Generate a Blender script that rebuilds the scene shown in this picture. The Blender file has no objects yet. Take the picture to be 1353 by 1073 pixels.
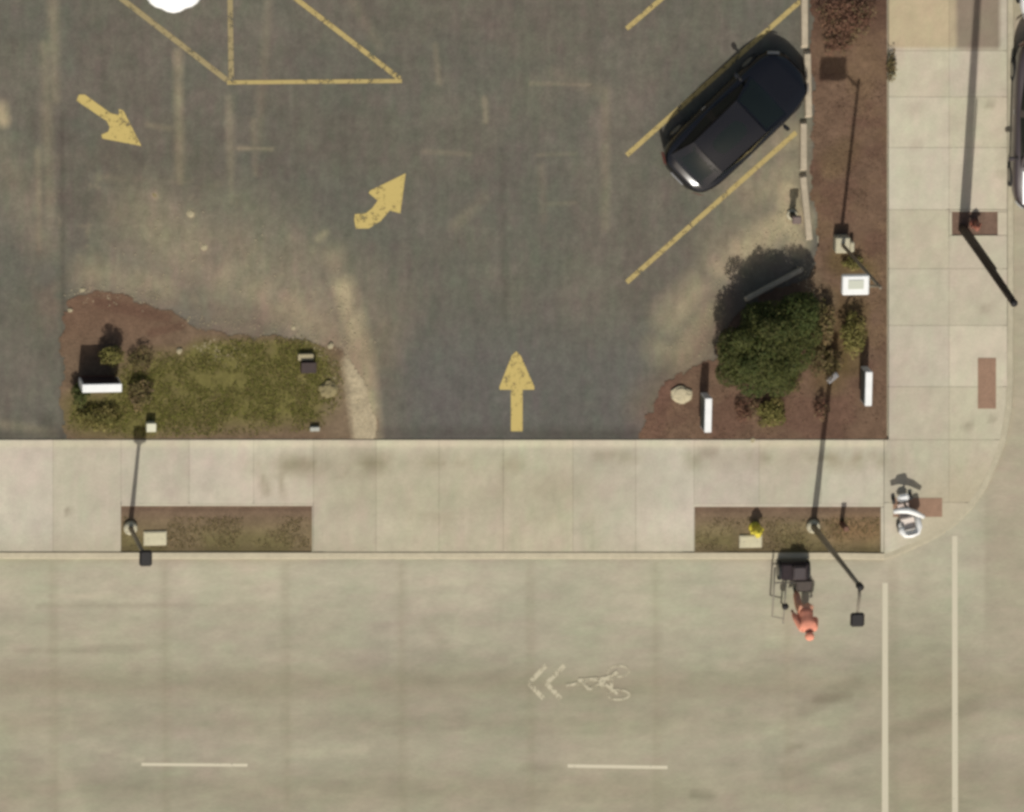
import bpy, math, random
import numpy as np
from mathutils import Vector, Matrix, Quaternion
random.seed(7); RNG = np.random.default_rng(7)
R = math.radians
S = 0.022                                  # metres per photo pixel on the ground
PW, PH = 1353.0, 1073.0
scene = bpy.context.scene

# ---------------- camera: a long lens far above the street, 16 degrees off vertical ----------------
DIST = 300.0; OFF = R(16)
lean = Vector((0.57, -0.82, 0)).normalized()        # tops of tall things fall away this way
cdir = Vector((-lean.x * math.sin(OFF), -lean.y * math.sin(OFF), math.cos(OFF)))
camd = bpy.data.cameras.new("camera"); cam = bpy.data.objects.new("camera", camd)
scene.collection.objects.link(cam); scene.camera = cam
cam.location = cdir * DIST
CQ = Vector((0, 0, 1)).rotation_difference(cdir)
cam.rotation_euler = CQ.to_euler()
camd.sensor_width = 36; camd.lens = 36 * DIST / (PW * S) * 1.02
camd.clip_start = 1; camd.clip_end = 3000
CM = CQ.to_matrix()

# ---------------- sky and sun ----------------
SUN_EL = R(52); SUNH = Vector((-0.09, -1.0, 0)).normalized()
world = bpy.data.worlds.new("World"); scene.world = world; world.use_nodes = True
wn = world.node_tree.nodes; wl = world.node_tree.links
sky = wn.new('ShaderNodeTexSky'); sky.sky_type = 'NISHITA'; sky.sun_disc = False
sky.sun_elevation = SUN_EL; sky.sun_rotation = math.atan2(SUNH.x, SUNH.y)
sky.air_density = 1.0; sky.dust_density = 3.0; sky.ozone_density = 0.5
warm = wn.new('ShaderNodeVectorMath'); warm.operation = 'MULTIPLY'; warm.inputs[1].default_value = (1.06, 1.0, 0.88)   # hazy, slightly warm sky
wl.new(sky.outputs[0], warm.inputs[0]); wl.new(warm.outputs[0], wn['Background'].inputs[0]); wn['Background'].inputs[1].default_value = 0.095
sl = bpy.data.lights.new("sun", 'SUN'); sl.energy = 3.75; sl.angle = R(0.6); sl.color = (1.0, 0.975, 0.915)
sun = bpy.data.objects.new("sun", sl); scene.collection.objects.link(sun)
sdir = Vector((SUNH.x * math.cos(SUN_EL), SUNH.y * math.cos(SUN_EL), math.sin(SUN_EL)))
sun.rotation_euler = sdir.to_track_quat('Z', 'Y').to_euler(); sun.location = sdir * 60
scene.view_settings.view_transform = 'Standard'; scene.view_settings.look = 'None'
scene.view_settings.exposure = -0.2; scene.view_settings.gamma = 1
scene.render.engine = 'CYCLES'
scene.cycles.filter_width = 3.2
scene.cycles.use_denoising = True
scene.cycles.max_bounces = 5
scene.cycles.sample_clamp_indirect = 3

# ---------------- pixel of the photograph -> point of a level surface ----------------
_half = 18.0 / camd.lens
def P(px, py, z=0.0):
    d = CM @ Vector(((px - PW / 2) / (PW / 2) * _half, -(py - PH / 2) / (PW / 2) * _half, -1.0))
    o = cam.location
    t = (z - o.z) / d.z
    return Vector((o.x + d.x * t, o.y + d.y * t, z))
_o = np.array(cam.location); _M = np.array(CM)
def PN(px, py, z):
    px = np.asarray(px, float); py = np.asarray(py, float); z = np.broadcast_to(np.asarray(z, float), px.shape)
    v = np.stack([(px - PW / 2) / (PW / 2) * _half, -(py - PH / 2) / (PW / 2) * _half, -np.ones_like(px)], -1)
    d = v @ _M.T
    t = (z - _o[2]) / d[..., 2]
    return np.stack([_o[0] + d[..., 0] * t, _o[1] + d[..., 1] * t, z], -1)
def rotz(px0, py0, px1, py1):
    a = P(px0, py0); b = P(px1, py1); return math.atan2(b.y - a.y, b.x - a.x)

# ---------------- colour ----------------
ILL = 0.84
def lin(c):
    c = c / 255.0
    return (c / 12.92 if c <= 0.04045 else ((c + 0.055) / 1.055) ** 2.4)
def C(r, g, b, k=1.0): return tuple(min(0.9, lin(v) * k * ILL) for v in (r, g, b))
def vnoise(x, y, seed):
    x = np.asarray(x, float); y = np.asarray(y, float)
    xi = np.floor(x).astype(np.int64); yi = np.floor(y).astype(np.int64); fx = x - xi; fy = y - yi
    def h(a, b):
        n = (a * 374761393 + b * 668265263 + seed * 2147483647) & 0xffffffff
        n = ((n ^ (n >> 13)) * 1274126177) & 0xffffffff
        return ((n ^ (n >> 16)) & 0xffff) / 65535.0
    ux = fx * fx * (3 - 2 * fx); uy = fy * fy * (3 - 2 * fy)
    return (h(xi, yi) * (1 - ux) + h(xi + 1, yi) * ux) * (1 - uy) + (h(xi, yi + 1) * (1 - ux) + h(xi + 1, yi + 1) * ux) * uy
def fnoise(x, y, s, seed=0, oct=4):
    v = 0; a = 0.5; t = 0
    for k in range(oct):
        v = v + a * vnoise(x / s, y / s, seed + k * 17); t += a; a *= 0.55; s *= 0.5
    return v / t
def stroke(x, y, x0, y0, x1, y1, r, soft=0.6):
    dx, dy = x1 - x0, y1 - y0; L = dx * dx + dy * dy + 1e-9
    t = np.clip(((x - x0) * dx + (y - y0) * dy) / L, 0, 1)
    d = np.hypot(x - x0 - t * dx, y - y0 - t * dy)
    return np.clip((r - d) / (r * soft), 0, 1)
def mix(a, b, m): 
    m = np.asarray(m)[..., None]; return a * (1 - m) + np.asarray(b) * m
def smooth(e0, e1, v):
    t = np.clip((v - e0) / (e1 - e0), 0, 1); return t * t * (3 - 2 * t)
def inside(px, py, poly):
    px = np.asarray(px); r = np.zeros(px.shape, bool); n = len(poly)
    for i in range(n):
        x0, y0 = poly[i]; x1, y1 = poly[(i + 1) % n]
        c = ((y0 > py) != (y1 > py)); 
        xx = (x1 - x0) * (py - y0) / ((y1 - y0) or 1e-9) + x0
        r ^= c & (px < xx)
    return r

def blotch(base, X, Y, s, amt, seed):
    g = fnoise(X, Y, s, seed, 3) - .5; v = fnoise(X, Y, s * .6, seed + 5, 3) - .5
    base = base * (1 + g[..., None] * np.array([-.35, .25, -.15]) * amt * 2)
    return base * (1 + v[..., None] * amt * 1.6)
# ---------------- materials ----------------
MATS = {}
def mat(name, col=None, rough=0.8, metal=0.0, nscale=None, namt=0.15, bump=0.0, attr=False, coat=0.0, emit=None, trans=0.0, stretch=None, spec=0.5):
    if name in MATS: return MATS[name]
    m = bpy.data.materials.new(name); m.use_nodes = True; nt = m.node_tree; b = nt.nodes['Principled BSDF']
    b.inputs['Roughness'].default_value = rough; b.inputs['Metallic'].default_value = metal
    b.inputs['Coat Weight'].default_value = coat; b.inputs['Specular IOR Level'].default_value = spec
    tc = nt.nodes.new('ShaderNodeTexCoord')
    if attr:
        src = nt.nodes.new('ShaderNodeAttribute'); src.attribute_name = 'Col'; out = src.outputs['Color']
    else:
        src = nt.nodes.new('ShaderNodeRGB'); src.outputs[0].default_value = (*col, 1); out = src.outputs[0]
    if nscale:
        mp = nt.nodes.new('ShaderNodeMapping')
        if stretch: mp.inputs['Scale'].default_value = stretch
        nt.links.new(tc.outputs['Object'], mp.inputs[0])
        cur = out
        for sc, am in ((nscale, namt), (nscale * 0.23, namt * 0.8)):
            n = nt.nodes.new('ShaderNodeTexNoise'); n.inputs['Scale'].default_value = sc; n.inputs['Detail'].default_value = 6
            n.inputs['Roughness'].default_value = 0.65
            nt.links.new(mp.outputs[0], n.inputs['Vector'])
            mr = nt.nodes.new('ShaderNodeMapRange'); mr.inputs[1].default_value = 0.25; mr.inputs[2].default_value = 0.75
            mr.inputs[3].default_value = 1 - am; mr.inputs[4].default_value = 1 + am
            nt.links.new(n.outputs['Fac'], mr.inputs[0])
            mx = nt.nodes.new('ShaderNodeVectorMath'); mx.operation = 'SCALE'
            nt.links.new(cur, mx.inputs[0]); nt.links.new(mr.outputs[0], mx.inputs['Scale']); cur = mx.outputs[0]
            if bump and sc == nscale:
                bp = nt.nodes.new('ShaderNodeBump'); bp.inputs['Strength'].default_value = bump; bp.inputs['Distance'].default_value = 0.02
                nt.links.new(n.outputs['Fac'], bp.inputs['Height']); nt.links.new(bp.outputs[0], b.inputs['Normal'])
        out = cur
    nt.links.new(out, b.inputs['Base Color'])
    MATS[name] = m; return m

M_asph = mat('asphalt', attr=True, rough=0.92, nscale=17, namt=0.17, bump=0.25, spec=0.25)
M_conc = mat('pavement_concrete', attr=True, rough=0.9, nscale=16, namt=0.08, bump=0.1, spec=0.25)
M_road = mat('road_concrete', attr=True, rough=0.88, nscale=16, namt=0.085, bump=0.1, stretch=(0.4, 1, 1), spec=0.25)
M_soil = mat('soil', attr=True, rough=1.0, nscale=12, namt=0.22, bump=0.8, spec=0.1)
M_joint = mat('joint_filler', C(112, 104, 84), 0.95, nscale=3, namt=0.2, spec=0.1)
M_leaf = mat('leaf', attr=True, rough=0.7, spec=0.25)
M_bark = mat('bark', C(86, 68, 54), 0.95, nscale=20, namt=0.3, bump=0.6)

# ---------------- mesh helpers ----------------
def link(o, parent=None):
    scene.collection.objects.link(o)
    if parent: o.parent = parent
    return o
def mesh_obj(name, verts, faces, material, parent=None, cols=None, smooth_=False):
    me = bpy.data.meshes.new(name); me.from_pydata([tuple(v) for v in verts], [], faces); me.update()
    mats = material if isinstance(material, (list, tuple)) else [material]
    for m_ in mats: me.materials.append(m_)
    if cols is not None:
        a = me.color_attributes.new('Col', 'FLOAT_COLOR', 'POINT')
        cc = np.ones((len(verts), 4), np.float32); cc[:, :3] = cols; a.data.foreach_set('color', cc.ravel())
    if smooth_: me.polygons.foreach_set('use_smooth', [True] * len(me.polygons))
    return link(bpy.data.objects.new(name, me), parent)
def tag(o, label=None, cat=None, group=None, kind=None):
    for k, v in (('label', label), ('category', cat), ('group', group), ('kind', kind)):
        if v: o[k] = v
    return o
def struct(o): o['kind'] = 'structure'; return o
def empty(name, loc, rz=0.0, **kw):
    o = bpy.data.objects.new(name, None); o.location = loc; o.rotation_euler = (0, 0, rz); o.empty_display_size = 0.2
    link(o); return tag(o, **kw)

class MB:
    def __init__(s): s.v = []; s.f = []
    def add(s, vs, fs):
        b = len(s.v); s.v += [tuple(v) for v in vs]; s.f += [tuple(i + b for i in f) for f in fs]; return s
    def box(s, cx, cy, cz, dx, dy, dz, rot=0.0, bev=0.0, taper=1.0):
        """centre, full sizes, rounded by a chamfered outline and top edge"""
        hx, hy, hz = dx / 2, dy / 2, dz / 2; b = min(bev, hx * .9, hy * .9, hz * .9)
        def ring(x, y, c):
            if c <= 0: return [(-x, -y), (x, -y), (x, y), (-x, y)]
            return [(-x + c, -y), (x - c, -y), (x, -y + c), (x, y - c), (x - c, y), (-x + c, y), (-x, y - c), (-x, -y + c)]
        c, sn = math.cos(rot), math.sin(rot)
        if b > 0:
            rs = [(-hz, ring(hx - b, hy - b, b * .6)), (-hz + b, ring(hx, hy, b)), (hz - b, ring(hx * taper, hy * taper, b)), (hz, ring(hx * taper - b, hy * taper - b, b * .6))]
        else: rs = [(-hz, ring(hx, hy, 0)), (hz, ring(hx * taper, hy * taper, 0))]
        n = len(rs[0][1]); vs = []; fs = []
        for z, rr in rs: vs += [(cx + x * c - y * sn, cy + x * sn + y * c, cz + z) for x, y in rr]
        for k in range(len(rs) - 1):
            for i in range(n): j = (i + 1) % n; fs.append((k * n + i, k * n + j, (k + 1) * n + j, (k + 1) * n + i))
        fs.append(tuple(reversed(range(n)))); fs.append(tuple((len(rs) - 1) * n + i for i in range(n)))
        return s.add(vs, fs)
    def tube(s, pts, rad, n=12, cap=True):
        pts = [Vector(p) for p in pts]; rad = rad if isinstance(rad, (list, tuple)) else [rad] * len(pts)
        vs = []; fs = []
        up = Vector((0, 0, 1)); 
        for i, p in enumerate(pts):
            d = (pts[min(i + 1, len(pts) - 1)] - pts[max(i - 1, 0)]).normalized()
            a = d.cross(up if abs(d.z) < .9 else Vector((1, 0, 0))).normalized(); b = d.cross(a)
            vs += [p + (a * math.cos(t) + b * math.sin(t)) * rad[i] for t in [2 * math.pi * k / n for k in range(n)]]
        for i in range(len(pts) - 1):
            for k in range(n): j = (k + 1) % n; fs.append((i * n + k, i * n + j, (i + 1) * n + j, (i + 1) * n + k))
        if cap: fs.append(tuple(reversed(range(n)))); fs.append(tuple((len(pts) - 1) * n + k for k in range(n)))
        return s.add(vs, fs)
    def lathe(s, prof, c=(0, 0, 0), n=24):
        vs = []; fs = []
        for r, z in prof: vs += [(c[0] + r * math.cos(2 * math.pi * k / n), c[1] + r * math.sin(2 * math.pi * k / n), c[2] + z) for k in range(n)]
        for i in range(len(prof) - 1):
            for k in range(n): j = (k + 1) % n; fs.append((i * n + k, i * n + j, (i + 1) * n + j, (i + 1) * n + k))
        fs.append(tuple(reversed(range(n)))); fs.append(tuple((len(prof) - 1) * n + k for k in range(n)))
        return s.add(vs, fs)
    def patch(s, a, b, c, d, nu=8, nv=8, bulge=0.0, nrm=None):
        a, b, c, d = map(Vector, (a, b, c, d)); nn = (b - a).cross(d - a).normalized() if nrm is None else Vector(nrm)
        vs = []
        for j in range(nv + 1):
            for i in range(nu + 1):
                u, v = i / nu, j / nv
                p = (a * (1 - u) + b * u) * (1 - v) + (d * (1 - u) + c * u) * v
                vs.append(p + nn * bulge * (1 - (2 * u - 1) ** 2) * (1 - (2 * v - 1) ** 2 * 0.6))
        fs = [(j * (nu + 1) + i, j * (nu + 1) + i + 1, (j + 1) * (nu + 1) + i + 1, (j + 1) * (nu + 1) + i) for j in range(nv) for i in range(nu)]
        return s.add(vs, fs)
    def build(s, name, material, parent=None, smooth_=False):
        return mesh_obj(name, s.v, s.f, material, parent, None, smooth_)

def sheet(name, xs, ys, z, material, colf, keep=None):
    X, Y = np.meshgrid(xs, ys); pts = PN(X, Y, z if not callable(z) else z(X, Y)); nx, ny = len(xs), len(ys)
    cols = colf(X, Y).reshape(-1, 3)
    fs = []
    for j in range(ny - 1):
        for i in range(nx - 1):
            if keep is None or keep((xs[i] + xs[i + 1]) / 2, (ys[j] + ys[j + 1]) / 2):
                fs.append(((j + 1) * nx + i, (j + 1) * nx + i + 1, j * nx + i + 1, j * nx + i))
    return mesh_obj(name, pts.reshape(-1, 3), fs, material, None, cols)
def poly_obj(name, pxy, z, material, parent=None, hgt=0.0):
    top = [P(x, y, z) for x, y in pxy]; n = len(top)
    ar = sum(top[i].x * top[(i + 1) % n].y - top[(i + 1) % n].x * top[i].y for i in range(n))
    if ar < 0: top.reverse()
    if not hgt: return mesh_obj(name, top, [tuple(range(n))], material, parent)
    vs = top + [Vector((v.x, v.y, z - hgt)) for v in top]
    return mesh_obj(name, vs, [tuple(range(n))] + [(i, i + n, (i + 1) % n + n, (i + 1) % n) for i in range(n)], material, parent)
def line_px(x0, y0, x1, y1, w):
    dx, dy = x1 - x0, y1 - y0; L = math.hypot(dx, dy); nx, ny = -dy / L * w / 2, dx / L * w / 2
    return [(x0 + nx, y0 + ny), (x1 + nx, y1 + ny), (x1 - nx, y1 - ny), (x0 - nx, y0 - ny)]

Z_LOT, Z_WALK, Z_SOIL = 0.085, 0.12, 0.10
FAR = [-2600, -1200, -500, -200, -60]
def axis(a, b, st, far0=FAR, far1=None):
    return np.array(list(far0) + list(np.arange(a, b + .1, st)) + list(far1 or [])).astype(float)

# ---------------- ground, road ----------------
gm = mat('ground_base', C(150, 142, 122), 0.95, nscale=1.5, namt=0.1)
struct(mesh_obj('ground', [(-900, -900, -0.05), (900, -900, -0.05), (900, 900, -0.05), (-900, 900, -0.05)], [(0, 1, 2, 3)], gm))
ROADJ_X = [-90, 70, 217, 377, 530, 700, 866, 1040, 1180, 1343]
def road_col(X, Y):
    base = np.ones(X.shape + (3,)) * np.array(C(167, 160, 138))
    edge = smooth(900, 745, Y) * (X < 1300) ; base = mix(base, C(184, 177, 154), edge * 0.8)
    tr = np.exp(-((Y - 905) / 22) ** 2) * .5 + np.exp(-((Y - 1045) / 30) ** 2) * .35 + np.exp(-((Y - 955) / 20) ** 2) * .25
    base = mix(base, C(146, 137, 113), np.clip(tr * (0.5 + fnoise(X, Y * 4, 160, 3)), 0, 1))
    n = fnoise(X * 0.5, Y * 2.2, 60, 11) - .5; base = base * (1 + n[..., None] * 0.26)
    n2 = fnoise(X, Y, 170, 5) - .5; base = base * (1 + n2[..., None] * np.array([0.16, 0.14, 0.10]))
    g = np.exp(-((X - 1230) / 60) ** 2) * smooth(700, 1000, Y); base = mix(base, C(150, 142, 116), g * .5)
    east = smooth(1270, 1330, X) * smooth(900, 700, Y); base = mix(base, C(176, 165, 142), east * .6)
    for (a, b, c, d, r, s_) in ((1040, 1020, 1290, 930, 16, .35), (1060, 940, 1130, 900, 14, .3), (1080, 925, 1120, 920, 9, .55), (1040, 990, 1060, 985, 6, .5), (915, 1050, 940, 1052, 7, .5), (740, 1014, 690, 1014, 8, .3),
                                (50, 800, 340, 803, 4, .25), (20, 860, 220, 855, 5, .25), (560, 820, 600, 870, 10, .15)):
        base = mix(base, C(126, 118, 98), stroke(X, Y, a, b, c, d, r) * s_)
    for (a, b, c, d, r, s_) in ((75, 788, 150, 790, 4, .5), (130, 990, 190, 1004, 4, .4), (380, 995, 480, 992, 8, .35), (560, 770, 640, 772, 5, .3), (1040, 800, 1045, 1073, 10, .15), (60, 970, 100, 1073, 20, .2)):
        base = mix(base, C(192, 184, 158), stroke(X, Y, a, b, c, d, r) * s_)
    for jx in ROADJ_X[:-1]:
        base = mix(base, C(140, 132, 108), np.exp(-((X - jx - (Y - 740) * .008) / 6) ** 2) * .28 * (Y > 742))
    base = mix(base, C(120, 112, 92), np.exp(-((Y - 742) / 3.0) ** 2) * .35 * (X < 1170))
    base = blotch(base, X, Y, 46, .09, 144); base = blotch(base, X * .5, Y * 1.6, 15, .10, 149)
    return np.clip(base, 0.01, .9)
struct(sheet('road', axis(-40, 1400, 6, far1=[1600, 2200, 4000]), axis(-40, 1110, 6, far1=[1300, 2000, 3600]), 0.0, M_road, road_col))

# ---------------- parking lot ----------------
def lot_col(X, Y):
    base = np.ones(X.shape + (3,)) * np.array(C(107, 102, 90))
    n = fnoise(X, Y, 120, 21) - .5; base = base * (1 + n[..., None] * 0.22)
    n = fnoise(X, Y, 34, 22) - .5; base = base * (1 + n[..., None] * 0.20)
    n = fnoise(X * 3.0, Y * .28, 26, 23) - .5; base = base * (1 + n[..., None] * 0.22)
    n = fnoise(X * .28, Y * 3, 26, 24) - .5; base = base * (1 + n[..., None] * 0.12)
    cool = smooth(.45, .7, fnoise(X, Y, 90, 25)); base = mix(base, C(100, 99, 88), cool * .6)
    cool2 = smooth(380, 500, Y) * smooth(500, 560, X) * smooth(900, 820, X); base = mix(base, C(99, 97, 91), cool2 * .8)
    sand = 0
    N = fnoise(X, Y, 26, 31, 4)
    for (a, b, c, d, r, s_) in ((455, 380, 478, 470, 26, 1.0), (472, 470, 480, 580, 30, 1.3), (300, 330, 440, 420, 120, .28), (440, 340, 455, 430, 34, .35),
                                (300, 360, 420, 430, 60, .45), (200, 300, 330, 380, 90, .35), (120, 360, 220, 380, 40, .4), (380, 400, 440, 450, 50, .5),
                                (980, 330, 1050, 290, 34, 1.0), (1040, 250, 1050, 320, 26, 1.0), (950, 350, 985, 325, 40, .65), (940, 410, 905, 470, 36, .6), (890, 420, 930, 380, 40, .5),
                                (870, 460, 890, 470, 30, .35), (1000, 210, 1050, 180, 34, .4), (990, 250, 1040, 230, 60, .45), (1020, 300, 960, 330, 60, .35),
                                (60, 60, 66, 300, 12, .22), (235, 70, 238, 240, 10, .40), (303, 130, 306, 270, 9, .22), (335, 160, 338, 230, 7, .2), (355, 0, 340, 200, 10, .12),
                                (50, 200, 52, 330, 8, .3), (70, 0, 72, 130, 12, .25), (315, 196, 360, 197, 4, .4), (250, 240, 130, 235, 10, .15), (195, 165, 225, 170, 6, .25),
                                (0, 140, 4, 160, 14, .8), (205, 258, 206, 260, 9, .7), (252, 282, 253, 284, 8, .95), (270, 326, 271, 328, 7, .9), (420, 315, 430, 308, 9, .5),
                                (345, 372, 350, 372, 6, .5), (600, 300, 640, 260, 12, .12), (640, 130, 642, 160, 6, .3), (700, 110, 780, 112, 4, .25), (730, 95, 790, 120, 14, .08),
                                (710, 205, 760, 203, 4, .14), (720, 270, 760, 268, 4, .12), (715, 220, 718, 290, 9, .10), (800, 120, 800, 300, 10, .16), (560, 200, 620, 204, 5, .14),
                                (575, 60, 580, 110, 6, .18), (465, 0, 500, 60, 12, .10), (0, 200, 60, 320, 40, .15), (0, 560, 70, 572, 10, .18)):
        sand = np.maximum(sand, stroke(X, Y, a, b, c, d, r, .9) * s_)
    sand = sand * np.clip(.45 + 1.15 * N, 0, 1.15)
    base = mix(base, C(170, 156, 126), np.clip(sand * 1.15, 0, 1))
    pits = smooth(.66, .8, fnoise(X, Y, 13, 77, 3)) * (stroke(X, Y, 150, 300, 420, 420, 130) * .5 + .08); base = mix(base, C(150, 138, 112), pits * .45)
    dirt = stroke(X, Y, 110, 210, 330, 210, 120, 1) * .35 * smooth(.35, .7, fnoise(X, Y, 40, 33)); base = mix(base, C(96, 84, 72), dirt)
    rd = stroke(X, Y, 80, 400, 480, 470, 70, 1) * .5 * smooth(.3, .7, fnoise(X, Y, 30, 34)); base = mix(base, C(124, 104, 88), rd)
    rd = stroke(X, Y, 860, 540, 960, 420, 46, 1) * .7; base = mix(base, C(120, 102, 86), rd)
    for (a, b, c, d, r, s_) in ((82, 150, 84, 590, 5, .40), (664, 200, 666, 420, 7, .22), (390, 90, 392, 240, 4, .2), (500, 572, 840, 572, 14, .42), (0, 574, 80, 574, 10, .4), (700, 576, 850, 576, 8, .3),
                                (60, 555, 80, 575, 16, .4), (500, 460, 540, 570, 24, .12), (455, 100, 458, 240, 5, .15), (760, 0, 762, 300, 6, .12), (840, 240, 842, 420, 16, .15)):
        base = mix(base, C(72, 66, 58), stroke(X, Y, a, b, c, d, r, .9) * s_)
    base = blotch(base, X, Y, 44, .09, 155); base = blotch(base, X * 1.4, Y * .8, 13, .13, 158); base = blotch(base, X * 4, Y * .6, 40, .10, 171)
    return np.clip(base, 0.01, .9)
BED_EAST = [(1072, -2600), (1072, 0), (1074, 60), (1076, 158), (1072, 228), (1080, 320), (1066, 362), (988, 402), (950, 440), (946, 470), (908, 492), (872, 515), (856, 545), (842, 583), (1172, 583), (1174, -2600)]
ISL = [(84, 583), (83, 500), (82, 420), (92, 394), (130, 384), (178, 392), (222, 414), (262, 432), (330, 444), (404, 448), (448, 462), (478, 500), (492, 540), (497, 583)]
def lot_keep(x, y): return True
struct(sheet('parking_lot', axis(-60, 1080, 3), axis(-59, 580, 3, far1=[580.5]), Z_LOT, M_asph, lot_col))

# ---------------- planted beds ----------------
def soil_col_east(X, Y):
    base = np.ones(X.shape + (3,)) * np.array(C(114, 92, 75))
    base = mix(base, C(122, 100, 76), smooth(.45, .7, fnoise(X, Y, 60, 41)) * .6)
    base = mix(base, C(104, 78, 66), smooth(.45, .7, fnoise(X, Y, 46, 42)) * .6)
    top = smooth(80, 0, Y); base = mix(base, C(84, 62, 52), top * .75)
    gr = stroke(X, Y, 1110, 345, 1140, 360, 26) * .6 + stroke(X, Y, 1095, 400, 1095, 500, 30) * .5 + stroke(X, Y, 1130, 410, 1125, 480, 24) * .6 + stroke(X, Y, 1120, 200, 1100, 215, 26) * .3
    base = mix(base, C(96, 84, 48), np.clip(gr, 0, 1) * .8)
    base = mix(base, C(124, 106, 84), stroke(X, Y, 1060, 350, 1090, 400, 22) * .7)
    base = mix(base, C(112, 84, 72), stroke(X, Y, 870, 500, 860, 570, 26) * .6)
    return base * (1 + (fnoise(X, Y, 12, 43) - .5)[..., None] * .3)
def soil_col_isl(X, Y):
    base = np.ones(X.shape + (3,)) * np.array(C(118, 99, 80))
    red = smooth(500, 400, Y) * smooth(260, 180, X); base = mix(base, C(114, 88, 72), red * .7)
    gr = stroke(X, Y, 200, 520, 400, 510, 66, .5) + stroke(X, Y, 110, 545, 180, 550, 40, .7) + stroke(X, Y, 270, 470, 400, 470, 30, .8)
    gr = np.clip(gr, 0, 1) * np.clip(.5 + 1.0 * fnoise(X, Y, 22, 52), 0, 1)
    base = mix(base, C(112, 107, 60), gr * .9)
    base = mix(base, C(132, 116, 94), stroke(X, Y, 450, 520, 450, 560, 34) * .5)
    base = mix(base, C(176, 162, 134), np.clip(np.maximum(stroke(X, Y, 468, 480, 482, 583, 20), stroke(X, Y, 490, 500, 492, 583, 9)) * 1.1, 0, 1))
    base = mix(base, C(98, 72, 60), (stroke(X, Y, 130, 400, 220, 420, 10) + stroke(X, Y, 200, 440, 240, 430, 8)) * .5)
    return base * (1 + (fnoise(X, Y, 11, 53) - .5)[..., None] * .35)
def bed(name, poly, colf, xs, ys, z=Z_SOIL, wob=5.0):
    X, Y = np.meshgrid((xs[1:] + xs[:-1]) / 2, (ys[1:] + ys[:-1]) / 2)
    Xo = X + (fnoise(X, Y, 16, 3, 3) - .5) * wob * 4; Yo = Y + (fnoise(X, Y, 16, 8, 3) - .5) * wob * 4 * (Y < 560)
    Xo = np.where(X > 1160, X, Xo)
    K = inside(Xo, np.minimum(Yo, 581.5), poly)
    X, Y = np.meshgrid(xs, ys); pts = PN(X, Y, z + (fnoise(X, Y, 9, 12, 3) - .5) * .025); cols = np.clip(colf(X, Y), .01, .9).reshape(-1, 3); nx = len(xs)
    fs = [(int((j + 1) * nx + i), int((j + 1) * nx + i + 1), int(j * nx + i + 1), int(j * nx + i)) for j, i in np.argwhere(K)]
    return struct(mesh_obj(name, pts.reshape(-1, 3), fs, M_soil, None, cols))
bed('planting_bed', BED_EAST, soil_col_east, np.arange(836, 1176, 2.0), np.array([-2600, -1200, -500, -200, -60] + list(np.arange(-40, 582, 2.0))))
bed('soil_island', ISL, soil_col_isl, np.arange(70, 508, 2.0), np.arange(370, 582, 2.0))

# ---------------- pavement slabs ----------------
def walk_col(X, Y):
    base = np.ones(X.shape + (3,)) * np.array(C(197, 188, 168)) ; base = mix(base, C(180, 172, 148), stroke(X, Y, 480, 650, 760, 650, 150, 1) * .9)
    n = fnoise(X, Y, 90, 61) - .5; base = base * (1 + n[..., None] * np.array([.18, .16, .14]))
    n = fnoise(X, Y, 22, 62) - .5; base = base * (1 + n[..., None] * .10)
    st = smooth(.42, .68, fnoise(X, Y, 36, 63)) 
    soft = 0
    for (a, b, c, d, r, s_) in ((330, 615, 500, 612, 24, .75), (500, 610, 680, 615, 22, .5), (560, 680, 720, 690, 50, .35), (660, 600, 664, 700, 10, .5), (790, 600, 840, 604, 14, .5), (920, 606, 1160, 606, 24, .7), (780, 690, 780, 740, 22, .3),
                                (345, 620, 352, 650, 12, .5), (370, 625, 376, 665, 6, .5), (1190, 610, 1300, 620, 40, .45), (1210, 230, 1210, 240, 24, .5), (1190, 470, 1196, 500, 26, .25), (1250, 560, 1290, 600, 30, .3),  # first two strokes here paint a wire's faint cast shadow into the colour
                                (250, 640, 420, 700, 30, .12), (700, 650, 760, 640, 40, .2), (1230, 420, 1300, 400, 30, .2)):
        soft = np.maximum(soft, stroke(X, Y, a, b, c, d, r, 1) * s_)
    base = mix(base, C(152, 143, 118), np.clip(soft * (.35 + st), 0, 1))
    base = mix(base, C(214, 204, 176), np.exp(-((Y - 586) / 5) ** 2) * .8 * (X < 1172))
    base = mix(base, C(176, 166, 140), smooth(690, 735, Y) * .45 * (X < 1170))
    tan = ((X > 1173) & (X < 1262) & (Y < 66)); base = mix(base, C(184, 168, 136), tan * .9)
    gry = ((X > 1262) & (X < 1319) & (Y < 67)); base = mix(base, C(142, 128, 110), gry * .95)
    east = smooth(1168, 1190, X); base = mix(base, C(198, 189, 166), east * .7 * (Y > 66))
    for (a, b, r, s_) in ((88, 676, 6, .8), (1208, 144, 18, .25), (1210, 192, 10, .25), (1306, 139, 9, .5), (1278, 563, 9, .5), (1310, 553, 7, .5), (1300, 408, 10, .4), (1260, 150, 22, .1), (1320, 230, 10, .3)):
        base = mix(base, C(116, 104, 86), stroke(X, Y, a, b, a + 3, b, r, 1) * s_)
    base = blotch(base, X, Y, 34, .09, 165); base = blotch(base, X * 1.3, Y * .8, 13, .08, 167); base = blotch(base, X * 3, Y * .5, 30, .05, 168)
    cor = smooth(600, 660, Y) * smooth(1180, 1240, X); base = mix(base, C(184, 173, 148), cor * .8)
    return np.clip(base, .02, .9)
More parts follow.
